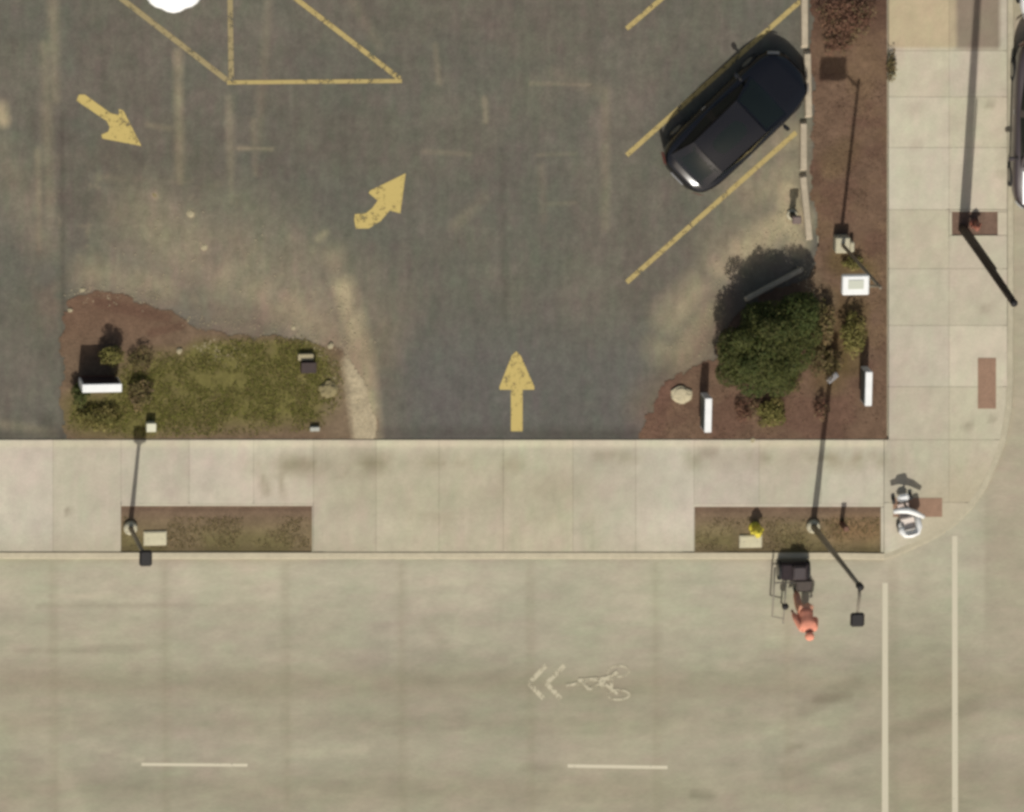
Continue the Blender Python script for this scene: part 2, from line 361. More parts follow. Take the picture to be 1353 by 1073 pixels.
def ramp(X, Y):
    X = np.asarray(X, float); Y = np.asarray(Y, float)
    m = smooth(405, 430, X) * smooth(928, 902, X) * smooth(668, 737, Y)
    c = smooth(1170, 1215, X) * smooth(640, 735, Y + (X - 1180) * .35)
    return Z_WALK - (Z_WALK - 0.02) * np.clip(m + c * .85, 0, 1)
WV, WF, WC = [], [], []
GAP = 0.32
def slab(x0, y0, x1, y1, xl=None, xr=None, st=6, tint=None):
    x0g, x1g, y0g, y1g = x0 + GAP, x1 - GAP, y0 + GAP, y1 - GAP
    nx = max(1, int(abs(x1 - x0) / st)); ny = max(1, int(abs(y1 - y0) / st))
    U, V = np.meshgrid(np.linspace(0, 1, nx + 1), np.linspace(0, 1, ny + 1)); Y = y0g + (y1g - y0g) * V
    L = np.full(Y.shape, x0g) if xl is None else xl(Y) + GAP; Rr = np.full(Y.shape, x1g) if xr is None else xr(Y) - GAP
    X = L + (Rr - L) * U; Z = ramp(X, Y)
    t = (1 + random.uniform(-.08, .06)) if tint is None else tint
    cols = (walk_col(X, Y) * t * np.array([1, 1 + random.uniform(-.01, .01), 1 + random.uniform(-.03, .02)])).reshape(-1, 3)
    b = len(WV); n = (nx + 1) * (ny + 1)
    top = PN(X, Y, Z).reshape(-1, 3); bot = top.copy(); bot[:, 2] = -0.02
    WV.extend(top.tolist()); WC.extend(cols.tolist())
    idx = lambda i, j: b + j * (nx + 1) + i
    for j in range(ny):
        for i in range(nx): WF.append((idx(i, j + 1), idx(i + 1, j + 1), idx(i + 1, j), idx(i, j)))
    ring = [(i, 0) for i in range(nx)] + [(nx, j) for j in range(ny)] + [(i, ny) for i in range(nx, 0, -1)] + [(0, j) for j in range(ny, 0, -1)]
    rb = len(WV)
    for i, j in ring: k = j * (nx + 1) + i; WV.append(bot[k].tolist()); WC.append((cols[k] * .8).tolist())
    m = len(ring)
    for k in range(m):
        a = idx(*ring[k]); c = idx(*ring[(k + 1) % m]); WF.append((a, c, rb + (k + 1) % m, rb + k))
JX = [-2600, -1000, -440, -270, -180, -97, -13, 70, 160, 250, 335, 414, 497, 580, 665, 757, 840, 917, 1003, 1085, 1168]
PLANT = [(160, 669, 412, 727), (918, 670, 1164, 729)]
for i in range(len(JX) - 1):
    x0, x1 = JX[i], JX[i + 1]
    if (x0 >= 160 and x1 <= 414) or (x0 >= 917):
        slab(x0, 581, x1, 666)
    else:
        slab(x0, 581, x1, 729)
# narrow frames round the two tree lawns
for (a, b, c, d) in PLANT:
    slab(a - 3 if a > 500 else a, 665.6, (1168 if a > 500 else 414), b, tint=1.02)
    slab(1163.6 if a > 500 else c, b, 1168 if a > 500 else 414, 730, tint=1.0)
slab(917, 670, 918.6, 730, tint=1.0) if False else None
def cornx(Y):
    pts = [(500, 1331), (540, 1329), (580, 1322), (610, 1311), (640, 1297), (665, 1280), (690, 1256), (705, 1234), (718, 1206), (728, 1180), (732, 1170)]
    return np.interp(Y, [p[0] for p in pts], [p[1] for p in pts])
SY = [-2600, -1000, -400, -160, -75, -8, 67, 128, 195, 277, 355, 430, 511, 581]
for j in range(len(SY) - 1):
    y0, y1 = SY[j], SY[j + 1]
    if y0 < 277 and y1 > 277 or True:
        slab(1174, y0, 1254, y1)
        if y0 == 277: # the small square bed
            slab(1254, y0, 1331, y0 + 3, tint=1); slab(1254, y0 + 3, 1258, 311, tint=1); slab(1318, y0 + 3, 1331, 311, tint=1); slab(1254, 311, 1331, y1)
        elif y1 <= 500: slab(1254, y0, 1331, y1)
        elif y0 < 511: slab(1254, y0, 1331, y1)
        else: slab(1254, y0, 1331, y1, xr=cornx)
slab(1168, 581, 1254, 664); slab(1254, 581, 1331, 664, xr=cornx)
slab(1168, 664, 1250, 732, xr=cornx)
struct(mesh_obj('pavement', WV, WF, M_conc, None, np.array(WC)))
struct(mesh_obj('joint_bed', [P(-2600, 583, .09), P(-2600, 730, -.012), P(1168, 730, -.012), P(1168, 583, .09)], [(0, 1, 2, 3)], M_joint)) if False else None

def fill_col(X, Y): return walk_col(X, Y) * .66
struct(sheet('joint_filler', np.arange(-60, 1170, 6.0), np.array([581.5] + list(np.arange(585, 729, 6.0)) + [728.5]), lambda X, Y: ramp(X, Y) - .006, M_conc, fill_col,
    lambda x, y: not any(a - 2 < x < c + 2 and b - 4 < y < d + 8 for a, b, c, d in PLANT)))
struct(sheet('joint_filler', np.arange(1175, 1331, 5.0), np.arange(-40, 728, 5.0), lambda X, Y: ramp(X, Y) - .006, M_conc, fill_col,
    lambda x, y: not (1252 < x < 1325 and 274 < y < 316) and x < float(cornx(np.array(y + 3.0))) - 5))
# kerb along the street
M_kerb = mat('kerb_concrete', C(194, 183, 156), 0.9, nscale=6, namt=0.1, bump=0.1)
def kerb_path():
    pts = [(-2600, 733.5), (-500, 733.5), (400, 734), (414, 734), (430, 734), (900, 734), (918, 734), (1100, 734), (1168, 735)]
    ys = [731, 724, 715, 703, 688, 665, 640, 610, 580, 540, 500]; 
    pts += [(float(cornx(np.array(y))) + 3.5 * min(1, (735 - y) / 80), y + 3 * max(0, (y - 600) / 130)) for y in ys[1:]]
    pts += [(1335, 400), (1335, 100), (1335, -400), (1335, -2600)]
    return pts
kp = kerb_path(); kv = []; kf = []; M_kerb2 = mat('worn_kerb_concrete', C(184, 175, 150), 0.9, nscale=6, namt=0.12, bump=0.1)
def dens(pts, st=40):
    o = []
    for (a, b), (c, d) in zip(pts, pts[1:]):
        n = max(1, min(60, int(math.hypot(c - a, d - b) / st)))
        o += [(a + (c - a) * k / n, b + (d - b) * k / n) for k in range(n)]
    return o + [pts[-1]]
kp = dens(kp)
for i, (x, y) in enumerate(kp):
    a = kp[max(i - 1, 0)]; b = kp[min(i + 1, len(kp) - 1)]; dx, dy = b[0] - a[0], b[1] - a[1]; L = math.hypot(dx, dy); nx, ny = -dy / L, dx / L
    zt = float(ramp(np.array([x]), np.array([y]))[0]) + .004
    if zt < .06: zt = .03
    for off, z in ((4.6, -.02), (4.3, zt - .015), (3.4, zt), (-3.6, zt), (-3.6, -.02)):
        kv.append(P(x + nx * off, y + ny * off, z))
for i in range(len(kp) - 1):
    for k in range(4): kf.append((i * 5 + k, (i + 1) * 5 + k, (i + 1) * 5 + k + 1, i * 5 + k + 1))
kerb = struct(mesh_obj('kerb', kv, kf, [M_kerb, M_kerb2]))
for p_ in kerb.data.polygons:
    if p_.center.x > P(1175, 730).x: p_.material_index = 1

# tree lawns in the pavement
def lawn_col(X, Y):
    base = np.ones(X.shape + (3,)) * np.array(C(128, 112, 86))
    base = mix(base, C(124, 100, 86), smooth(700, 668, Y) * .7)
    base = mix(base, C(114, 106, 70), smooth(690, 715, Y) * smooth(.3, .6, fnoise(X, Y, 50, 71)) * .8)
    base = mix(base, C(150, 118, 86), stroke(X, Y, 1110, 700, 1150, 700, 26, 1) * .7)
    base = mix(base, C(142, 128, 94), (stroke(X, Y, 1030, 696, 1065, 696, 8) + stroke(X, Y, 930, 700, 960, 702, 10)) * .5)
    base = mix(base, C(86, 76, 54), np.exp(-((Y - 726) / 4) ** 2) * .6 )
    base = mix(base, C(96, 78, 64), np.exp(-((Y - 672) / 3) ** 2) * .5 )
    return base * (1 + (fnoise(X, Y, 14, 72) - .5)[..., None] * .3)
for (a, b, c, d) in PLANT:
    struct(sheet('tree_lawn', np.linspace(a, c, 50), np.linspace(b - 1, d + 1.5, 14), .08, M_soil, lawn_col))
def pit_col(X, Y):
    base = np.ones(X.shape + (3,)) * np.array(C(120, 98, 84)); return base * (1 + (fnoise(X, Y, 12, 73) - .5)[..., None] * .5)
struct(sheet('tree_pit', np.linspace(1257, 1319, 14), np.linspace(279, 312, 8), .085, M_soil, pit_col))
# tactile panels on the two ramps
M_tac = mat('tactile_brick', C(152, 122, 100), 0.9, nscale=10, namt=.15)
def tactile(x0, y0, x1, y1, name):
    vs = []; fs = []
    nx, ny = 2, 2
    X, Y = np.meshgrid(np.linspace(x0, x1, 7), np.linspace(y0, y1, 7)); Z = ramp(X, Y) + .006
    pts = PN(X, Y, Z).reshape(-1, 3).tolist(); fs = [((j + 1) * 7 + i, (j + 1) * 7 + i + 1, j * 7 + i + 1, j * 7 + i) for j in range(6) for i in range(6)]
    mb = MB().add(pts, fs)
    for gy in np.arange(y0 + 2, y1, 3.2):
        for gx in np.arange(x0 + 2, x1, 3.2):
            z = float(ramp(np.array([gx]), np.array([gy]))[0]) + .006; c = P(gx, gy, z); mb.lathe([(.014, 0), (.009, .005)], c, 6)
    return struct(mb.build(name, M_tac))
tactile(1292, 473, 1316, 540, 'tactile_paving'); tactile(1180, 658, 1245, 683, 'tactile_paving')

# ---------------- painted markings ----------------
def paint(name, col, wear=.35, scale=9):
    m = mat(name, col, .8, spec=.2); nt = m.node_tree; b = nt.nodes['Principled BSDF']
    if 'wear' in m: return m
    m['wear'] = 1
    tc = nt.nodes.new('ShaderNodeTexCoord'); n = nt.nodes.new('ShaderNodeTexNoise'); n.inputs['Scale'].default_value = scale; n.inputs['Detail'].default_value = 8; n.inputs['Roughness'].default_value = .7
    nt.links.new(tc.outputs['Object'], n.inputs['Vector'])
    r = nt.nodes.new('ShaderNodeMapRange'); r.inputs[1].default_value = wear; r.inputs[2].default_value = wear + .16; nt.links.new(n.outputs['Fac'], r.inputs[0]); nt.links.new(r.outputs[0], b.inputs['Alpha'])
    return m
M_yel = paint('yellow_paint', C(200, 178, 110), .32, 6)
M_yelline = paint('yellow_line_paint', C(184, 164, 108), .33, 5)
M_yelold = paint('worn_yellow_paint', C(160, 145, 106), .33, 5)
M_whp = paint('white_road_paint', C(206, 198, 174), .22)
M_whold = paint('worn_white_paint', C(212, 203, 178), .27, 5)
zp = Z_LOT + .004
def marks(name, polys, z, m):
    vs = []; fs = []
    for q_, pl in enumerate(polys):
        t = [P(x, y, z + q_ * .0004) for x, y in pl]; n = len(t)
        if sum(t[i].x * t[(i + 1) % n].y - t[(i + 1) % n].x * t[i].y for i in range(n)) < 0: t.reverse()
        b = len(vs); vs += t; fs.append(tuple(range(b, b + n)))
    return struct(mesh_obj(name, vs, fs, m))
marks('parking_line', [line_px(828, 38, 900, -24, 6.3)], zp, M_yelline)
marks('parking_line', [line_px(828, 205, 1058, 1, 6.3)], zp, M_yelline)
marks('parking_line', [line_px(828, 373, 1052, 175, 6.3)], zp, M_yelline)
marks('island_outline', [line_px(150, -10, 300, 106, 7)], zp, M_yelold)
marks('island_outline', [line_px(303.5, -40, 305.5, 105, 7)], zp + .001, M_yelold)
marks('island_outline', [line_px(300, 109, 531, 107, 5.5)], zp + .002, M_yelline)
marks('island_outline', [line_px(370, -18, 528, 104, 6.5)], zp + .003, M_yelline)
marks('painted_arrow', [[(682, 464), (688, 470), (706, 511), (706, 515), (690.5, 515), (690.5, 570), (675, 570), (675, 515), (660, 515), (660, 511), (676, 470)]], zp, M_yel)
marks('painted_arrow', [[(101, 133), (104, 125), (112, 125), (147, 150), (157, 152), (157, 144), (163, 146), (187, 193), (135, 183), (134, 178), (143, 174), (145, 168), (141, 160)]], zp, M_yel)
marks('painted_arrow', [[(536, 229), (529, 282), (515, 278), (503, 292), (487, 302), (470, 302), (468, 290), (469, 283), (483, 282), (492, 275), (499, 265), (487, 255), (489, 252)]], zp, M_yel)
zr = .004
marks('crosswalk_line', [[(1166, 770), (1173, 770), (1174, 1150), (1165, 1150)]], zr, M_whp)
marks('crosswalk_line', [[(1258, 708), (1265, 708), (1266, 1150), (1258, 1150)]], zr, M_whp)
marks('lane_dash', [line_px(187, 1010, 327, 1011, 4)], zr, M_whold)
marks('lane_dash', [line_px(750, 1012, 882, 1014, 4.5)], zr, M_whold)
# shared-lane marking: a bicycle and two chevrons, pointing west
def seg(a, b, c, d, w): return line_px(a, b, c, d, w)
sh = [seg(699, 903, 722, 879, 6), seg(699, 903, 718, 923, 6), seg(722, 903, 746, 879, 6), seg(722, 903, 741, 923, 6)]
def ringp(cx, cy, rx, ry, w, n=18):
    o = []
    for k in range(n):
        a0, a1 = 2 * math.pi * k / n, 2 * math.pi * (k + .92) / n
        o.append([(cx + rx * math.cos(a0), cy + ry * math.sin(a0)), (cx + rx * math.cos(a1), cy + ry * math.sin(a1)), (cx + (rx - w) * math.cos(a1), cy + (ry - w) * math.sin(a1)), (cx + (rx - w) * math.cos(a0), cy + (ry - w) * math.sin(a0))])
    return o
sh += ringp(817, 887, 16, 9, 3.2) + ringp(817, 918, 16, 8, 3.2)
sh += [seg(748, 906, 764, 903, 4), seg(764, 899, 806, 896, 5), seg(768, 898, 778, 911, 4), seg(778, 911, 800, 900, 4), seg(792, 897, 797, 908, 5), seg(802, 896, 816, 888, 5), seg(800, 904, 816, 917, 4), seg(808, 890, 808, 912, 4)]
marks('bicycle_lane_symbol', sh, zr, paint('faded_symbol_paint', C(198, 189, 162), .36, 5))

# =====================================================================
#                               THINGS
# =====================================================================
M_white = mat('white_enamel', (.80, .80, .77), .45, nscale=5, namt=.05)
M_black = mat('black_plastic', C(26, 21, 19), .7, nscale=8, namt=.1)
M_pole = mat('grey_pole_paint', C(140, 130, 112), .6, metal=.1, nscale=8, namt=.12)
M_steel = mat('galvanised_steel', C(150, 146, 136), .45, metal=.5, nscale=12, namt=.12)
M_pale = mat('pale_concrete', C(196, 188, 160), .9, nscale=14, namt=.12, bump=.3)
M_lid = mat('lid_concrete', C(206, 198, 166), .9, nscale=16, namt=.1, bump=.2)
M_wood = mat('creosote_wood', C(66, 52, 40), .9, nscale=10, namt=.3, bump=.5, stretch=(1, 1, .1))

def solidify(o, t):
    md = o.modifiers.new('s', 'SOLIDIFY'); md.thickness = t; return o

# ---- foliage ----
def leaves(name, blobs, count, size, cols, parent=None, zmin=0.0, flat=.5):
    """leaf-sized faces spread through ellipsoid clumps: (x, y, z, rx, ry, rz)"""
    vs = []; fs = []; cs = []
    vol = np.array([b[3] * b[4] * b[5] for b in blobs]) ** .8; vol /= vol.sum()
    ch = RNG.choice(len(blobs), count, p=vol)
    for k in range(count):
        x, y, z, rx, ry, rz = blobs[ch[k]]
        d = Vector(RNG.normal(size=3)); d.normalize(); r = RNG.random() ** .28
        p = Vector((x + d.x * rx * r, y + d.y * ry * r, max(zmin + .01, z + d.z * rz * r)))
        nrm = (Vector(RNG.normal(size=3)) * flat + d * .5 + Vector((0, 0, .6))).normalized()
        t = nrm.orthogonal().normalized(); t.rotate(Quaternion(nrm, RNG.random() * 6.28)); b = nrm.cross(t)
        s = size * (0.6 + .8 * RNG.random()); i = len(vs)
        vs += [p - t * s, p - b * s * .45 + nrm * s * .1, p + t * s, p + b * s * .45 + nrm * s * .1]; fs.append((i, i + 1, i + 2, i + 3))
        c = np.array(cols[(ch[k] * 7 + (0 if RNG.random() < .6 else int(RNG.random() * 9))) % len(cols)]) * (0.8 + .4 * RNG.random()); cs += [c] * 4
    return mesh_obj(name, vs, fs, M_leaf, parent, np.array(cs))
def branches(name, parent, h, spread, n, r0, m=M_bark, base=0.0):
    mb = MB(); mb.tube([(0, 0, base), (.02, .01, h * .3), (-.02, .02, h * .62)], [r0 * 1.25, r0, r0 * .6], 8)
    for k in range(n):
        a = 2 * math.pi * k / n + random.uniform(-.3, .3); z0 = h * random.uniform(.15, .5); l = spread * random.uniform(.6, .95)
        mb.tube([(0, 0, z0), (math.cos(a) * l * .5, math.sin(a) * l * .5, z0 + (h - z0) * .45), (math.cos(a) * l, math.sin(a) * l, z0 + (h - z0) * .75)], [r0 * .5, r0 * .32, r0 * .12], 6)
    return mb.build(name, m, parent, True)
def shrub(px, py, wx, wy, h, cols, label, count, size=.045, group=None, name='shrub', cat='shrub', z=Z_SOIL, clumps=7, base_off=True):
    """px,py where its crown shows; footprint in pixels"""
    c = P(px, py, z + h * .5); e = empty(name, (c.x, c.y, z), 0, label=label, cat=cat, group=group)
    rx, ry = wx * S / 2, wy * S / 2; bl = [(0, 0, h * .5, rx * .7, ry * .7, h * .5)]
    for k in range(clumps):
        a = 6.283 * k / clumps + random.random() * .5; q = random.uniform(.45, .72)
        bl.append((math.cos(a) * rx * q, math.sin(a) * ry * q, h * random.uniform(.35, .72), rx * random.uniform(.3, .48), ry * random.uniform(.3, .48), h * random.uniform(.22, .34)))
    leaves('foliage', bl, count, size, cols, e); branches('stem', e, h, min(rx, ry) * .8, 5, .018)
    return e
OLIVE = [C(122, 116, 62), C(104, 100, 48), C(138, 126, 74), C(98, 88, 44)]
DKGRN = [C(74, 78, 34), C(64, 72, 30), C(80, 82, 38), C(72, 72, 34), C(68, 78, 34)]
REDDY = [C(120, 86, 68), C(128, 96, 74), C(106, 78, 62), C(122, 104, 74)]
MIXED = [C(116, 104, 64), C(100, 92, 54), C(128, 108, 74), C(104, 86, 62)]

# the big rounded tree
tc_ = P(1010, 452, 1.35)
tree = empty('tree', (tc_.x, tc_.y, Z_SOIL), 0, label='dense dark green rounded tree in the corner bed, the largest crown in view', cat='tree')
bl = []
for (vx, vy, vr, vz, hz_) in ((984, 470, 36, 1.15, .75), (1020, 440, 44, 1.3, .85), (1052, 416, 30, 1.25, .7), (996, 494, 30, 1.0, .6), (970, 455, 24, 1.1, .6), (1042, 462, 34, 1.2, .7), (1010, 465, 46, 1.45, .8), (1064, 402, 18, 1.1, .5),
                           (1000, 420, 22, 1.2, .6), (962, 492, 18, .9, .5), (1028, 500, 24, .9, .5), (1066, 440, 20, 1.0, .55)):
    c_ = P(vx, vy, vz); bl.append((c_.x - tc_.x, c_.y - tc_.y, vz, vr * S, vr * S, hz_))
for k in range(12):
    a = random.random() * 6.283; q = random.random() * .9
    bl.append((math.cos(a) * q, math.sin(a) * q * .9, 1.95 + random.uniform(-.25, .15), .32, .32, .28))
leaves('crown', bl, 38000, .042, DKGRN, tree, flat=.45)
branches('trunk', tree, 1.7, .9, 9, .08)

shrub(1020, 547, 42, 44, .55, OLIVE, 'small round olive green bush below the big dark tree', 1500, .04)
shrub(985, 541, 40, 44, .40, REDDY, 'low reddish brown bush left of the round olive bush', 700, .035, clumps=5)
shrub(1084, 540, 22, 44, .45, REDDY, 'low reddish bush crossed by the street light shadow', 500, .035, clumps=5)
shrub(1128, 444, 40, 66, .8, OLIVE, 'open olive shrub beside the long thin pole shadow, below the white pole sign', 1300, .045)
shrub(1092, 425, 30, 60, .8, MIXED, 'brownish green shrub touching the right side of the big tree', 1200, .045)
shrub(1096, 480, 36, 44, .6, MIXED, 'loose brownish shrub just above the small white floodlight', 900, .04)
shrub(1078, 470, 30, 50, .6, [C(100, 90, 56), C(112, 92, 64), C(90, 80, 48)], 'dull brown shrub tucked under the right edge of the big tree', 800, .04)
shrub(1128, 348, 34, 20, .35, OLIVE, 'low olive tuft between the pole sign and its base', 500, .035)
shrub(1040, 505, 44, 34, .6, [C(88, 80, 46), C(104, 88, 56), C(76, 72, 40)], 'brown edged shrub under the lower edge of the big tree', 900, .04)
shrub(1122, 20, 84, 60, .55, REDDY, 'wide dark reddish shrub at the top of the long bed', 2400, .04, clumps=10)
shrub(1178, 88, 14, 50, .3, MIXED, 'low trailing shrub spilling from the bed over the pavement edge', 400, .035)
shrub(1110, 58, 50, 34, .4, REDDY, 'sparse reddish shrub below the wide dark shrub in the long bed', 900, .035, clumps=5)
shrub(148, 470, 36, 30, .9, OLIVE, 'olive bush behind the low monument sign on the grass island', 1000, .045)
shrub(106, 520, 26, 40, .6, DKGRN, 'dark green bush at the left end of the monument sign', 800, .04)
shrub(185, 520, 34, 50, .5, MIXED, 'mixed brown and green bush right of the monument sign', 900, .04)
shrub(130, 552, 66, 34, .4, OLIVE, 'wide low olive bush in front of the monument sign', 1300, .04)
shrub(185, 476, 40, 44, .35, MIXED, 'thin brownish bush up the slope from the monument sign', 700, .035, clumps=5)

# grass: blades nobody could count
def grass(name, area, count, hmax, cols, z, label):
    vs = []; fs = []; cs = []; k = 0; x0, y0, x1, y1, fn = area
    while k < count:
        x = RNG.uniform(x0, x1); y = RNG.uniform(y0, y1)
        if RNG.random() > fn(x, y): continue
        c = P(x, y, z); k += 1; col = np.array(cols[int(RNG.random() * len(cols))]) * (.6 + .8 * RNG.random())
        for _ in range(3):
            a = RNG.random() * 6.28; h = hmax * (.4 + .6 * RNG.random()); w = .012; l = h * .8; ca, sa = math.cos(a), math.sin(a); b = len(vs)
            vs += [(c.x - sa * w, c.y + ca * w, z), (c.x + sa * w, c.y - ca * w, z), (c.x + ca * l * .5 + sa * w, c.y + sa * l * .5 - ca * w, z + h * .7), (c.x + ca * l, c.y + sa * l, z + h), (c.x + ca * l * .5 - sa * w, c.y + sa * l * .5 + ca * w, z + h * .7)]
            fs.append((b, b + 1, b + 2, b + 3, b + 4)); cs += [col] * 5
    return tag(mesh_obj(name, vs, fs, M_leaf, None, np.array(cs)), label, 'grass', kind='stuff')
def g_isl(x, y):
    v = float(np.clip(stroke(x, y, 205, 525, 395, 512, 62, .5) + stroke(x, y, 280, 470, 395, 470, 26, .8) + stroke(x, y, 110, 550, 180, 555, 26, .7) * .7, 0, 1))
    return v * float(smooth(.25, .6, fnoise(x, y, 20, 91))) * (y < 577)
grass('grass', (90, 440, 470, 578, g_isl), 9500, .045, [C(136, 134, 70), C(122, 122, 58), C(146, 140, 82), C(134, 120, 78)], Z_SOIL, 'patchy olive grass growing on the brown soil island')
def g_lawn(x, y):
    for (a, b, c, d) in PLANT:
        if a + 3 < x < c - 3 and b + 14 < y < d - 3: return float(smooth(.35, .75, fnoise(x, y, 30, 92))) * .8
    return 0
grass('grass', (160, 668, 1166, 730, g_lawn), 3500, .03, [C(146, 132, 94), C(156, 136, 104), C(134, 122, 82)], .08, 'short dry grass in the two strips beside the street')
def g_bed(x, y):
    if not inside(np.array([x]), np.array([y]), BED_EAST)[0]: return 0
    return .25 * float(smooth(.4, .8, fnoise(x, y, 30, 93)))
grass('ground_litter', (850, 0, 1170, 580, g_bed), 3500, .02, [C(134, 108, 86), C(112, 86, 70), C(144, 124, 98), C(104, 80, 62)], Z_SOIL, 'dry bark and leaf litter scattered over the brown corner bed')

def grit(name, spots, count, label, z):
    mb = MB(); k = 0
    while k < count:
        x0, y0, x1, y1, r = spots[int(RNG.random() * len(spots))]; t = RNG.random(); x = x0 + (x1 - x0) * t + RNG.normal() * r; y = y0 + (y1 - y0) * t + RNG.normal() * r
        if y > 577 or (y > 470 and 505 < x < 840): continue
        q = .008 + .02 * RNG.random() ** 3; c = P(x, y, z); k += 1
        a = RNG.random() * 3; vs = [(c.x + math.cos(a + i * 1.26) * q * RNG.uniform(.7, 1.2), c.y + math.sin(a + i * 1.26) * q, z) for i in range(5)] + [(c.x, c.y, z + q * .8)]
        mb.add(vs, [(i, (i + 1) % 5, 5) for i in range(5)])
    return tag(mb.build(name, mat('pale_grit', C(186, 172, 140), .95, nscale=4, namt=.2)), label, 'grit', kind='stuff')
grit('gravel', [(95, 385, 230, 395, 8), (240, 420, 420, 440, 8), (450, 440, 485, 570, 9), (200, 300, 420, 420, 30), (445, 380, 470, 460, 12), (400, 430, 470, 520, 12), (260, 460, 320, 470, 8)], 1500, 'pale grit and debris spilling from the soil island over the asphalt', .1)
grit('gravel', [(985, 330, 1050, 290, 12), (940, 410, 900, 470, 14), (950, 380, 985, 345, 12), (1045, 240, 1050, 320, 6), (1060, 350, 1075, 400, 6)], 600, 'pale grit gathered on the asphalt beside the corner bed', .1)
# ---- precast kerb stones between parking lot and bed ----
M_stone = mat('precast_concrete', C(184, 170, 146), .9, nscale=9, namt=.14, bump=.3)
def kstone(x0, y0, x1, y1, w, label, m=M_stone, hh=.14):
    a, b = P(x0, y0, Z_LOT + hh), P(x1, y1, Z_LOT + hh); L = (b - a).length; rz = math.atan2(b.y - a.y, b.x - a.x); c = (a + b) / 2
    mb = MB(); mb.box(0, 0, hh / 2 + .01, L - .02, w, hh + .02, 0, .02, .93)
    o = mb.build('kerb_stone', m); o.location = (c.x, c.y, Z_LOT - .0); o.rotation_euler = (0, 0, rz)
    return tag(o, label, 'kerb stone', 'precast kerb stones along the parking lot edge')
kstone(1061, -110, 1063, -20, .21, 'pale kerb stone running out of the top of the picture') if False else None
kstone(1063, -60, 1063.5, 65, .20, 'pale kerb stone at the top edge, above the nose of the black car')
kstone(1067, 67, 1069, 157, .20, 'pale kerb stone touching the nose of the black car')
kstone(1062, 160, 1062, 227, .20, 'pale kerb stone below the black car at the end of the yellow line')
kstone(1061, 230, 1070, 319, .20, 'pale slanting kerb stone just above the big tree')
kstone(1062, 355, 984, 397, .15, 'grey kerb stone lying in the shadow of the big tree', M_stone, .12)

# ---- street lights ----
def street_light(bx, by, h, r, arm, head, label, name='street_lamp', z=.08):
    b = P(bx, by, z); e = empty(name, b, 0, label=label, cat='street light', group='grey street lights in the strips beside the street')
    MB().lathe([(.20, 0), (.20, .10), (.17, .14), (.12, .16)], n=20).build('base', M_pale, e, True)
    MB().tube([(0, 0, .12), (0, 0, h * .5), (0, 0, h)], [r * 1.25, r, r * .8], 14).build('pole', M_pole, e, True)
    for k in range(4):
        a = math.pi / 4 + k * math.pi / 2; MB().lathe([(.016, .14), (.016, .19)], (math.cos(a) * .15, math.sin(a) * .15, 0), 8).build('bolt', M_steel, e)
    ax, ay = arm
    if ax or ay:
        MB().tube([(0, 0, h - .12), (ax * .3, ay * .3, h + .03), (ax, ay, h + .08)], [.05, .045, .04], 10).build('arm', M_pole, e, True)
        MB().lathe([(.02, -.22), (.10, -.20), (.10, .06), (.03, .08)], (0, 0, h), 12).build('arm_bracket', M_black, e, True)
    hw, hl = head; hb = MB().box(ax, ay - hl * .3, h + .10, hw, hl, .14, 0, .05).build('lamp_head', M_black, e)
    MB().box(ax, ay - hl * .3, h + .022, hw * .7, hl * .7, .02).build('lens', mat('lamp_lens', (.5, .5, .45), .2), hb)
    return e
street_light(1074, 695, 7.2, .075, (-.08, -.80), (.40, .40), 'tall grey street light with a short arm, in the strip with the yellow hydrant')
street_light(172, 697, 3.45, .06, (.0, .12), (.36, .46), 'shorter grey street light with a square black head, in the left strip by the street')

# dark wooden pole on the right pavement
b = P(1272, 302, .085); up = empty('utility_pole', b, 0, label='bare dark brown wooden pole standing in the small square bed on the right pavement', cat='pole')
MB().tube([(0, 0, 0), (-.12, -.05, 3), (-.25, -.10, 6), (-.39, -.15, 9.1)], [.13, .12, .115, .10], 16).build('mast', M_wood, up, True)
MB().lathe([(.105, 9.1), (.11, 9.12), (.06, 9.18)], (-.39, -.15, 0), 16).build('cap', M_black, up, True)
MB().tube([(.15, 0, .05), (.03, -.05, 3), (-.05, -.08, 5)], .025, 8).build('conduit', M_black, up, True)
MB().box(-.02, -.15, 1.9, .16, .05, .24, 0, .01).build('plate', M_steel, up)

# ---- hydrants ----
def hydrant(px, py, col, label, z, sc=1.0):
    m = mat('hydrant_paint_' + ('yellow' if col[0] > col[2] * 3 and col[1] > .3 else 'red'), col, .5, nscale=14, namt=.12)
    e = empty('fire_hydrant', P(px, py, z), .3, label=label, cat='fire hydrant'); e.scale = (sc,) * 3
    MB().lathe([(.17, 0), (.17, .05), (.11, .06), (.11, .45), (.14, .46), (.14, .52), (.12, .58), (.07, .66), (.035, .68), (.035, .74), (.0, .745)], n=20).build('barrel', m, e, True)
    for s_ in (-1, 1): MB().tube([(s_ * .08, 0, .38), (s_ * .19, 0, .38)], [.06, .06], 12).build('hose_outlet', m, e, True)
    MB().tube([(0, -.08, .34), (0, -.21, .34)], [.08, .08], 14).build('pumper_outlet', m, e, True)
    return e
hydrant(997, 697, C(226, 208, 70), 'yellow fire hydrant in the right strip, above the pale utility lid', .08)
hydrant(1287, 295, C(150, 92, 74), 'faded red fire hydrant beside the dark wooden pole', .085, .8)

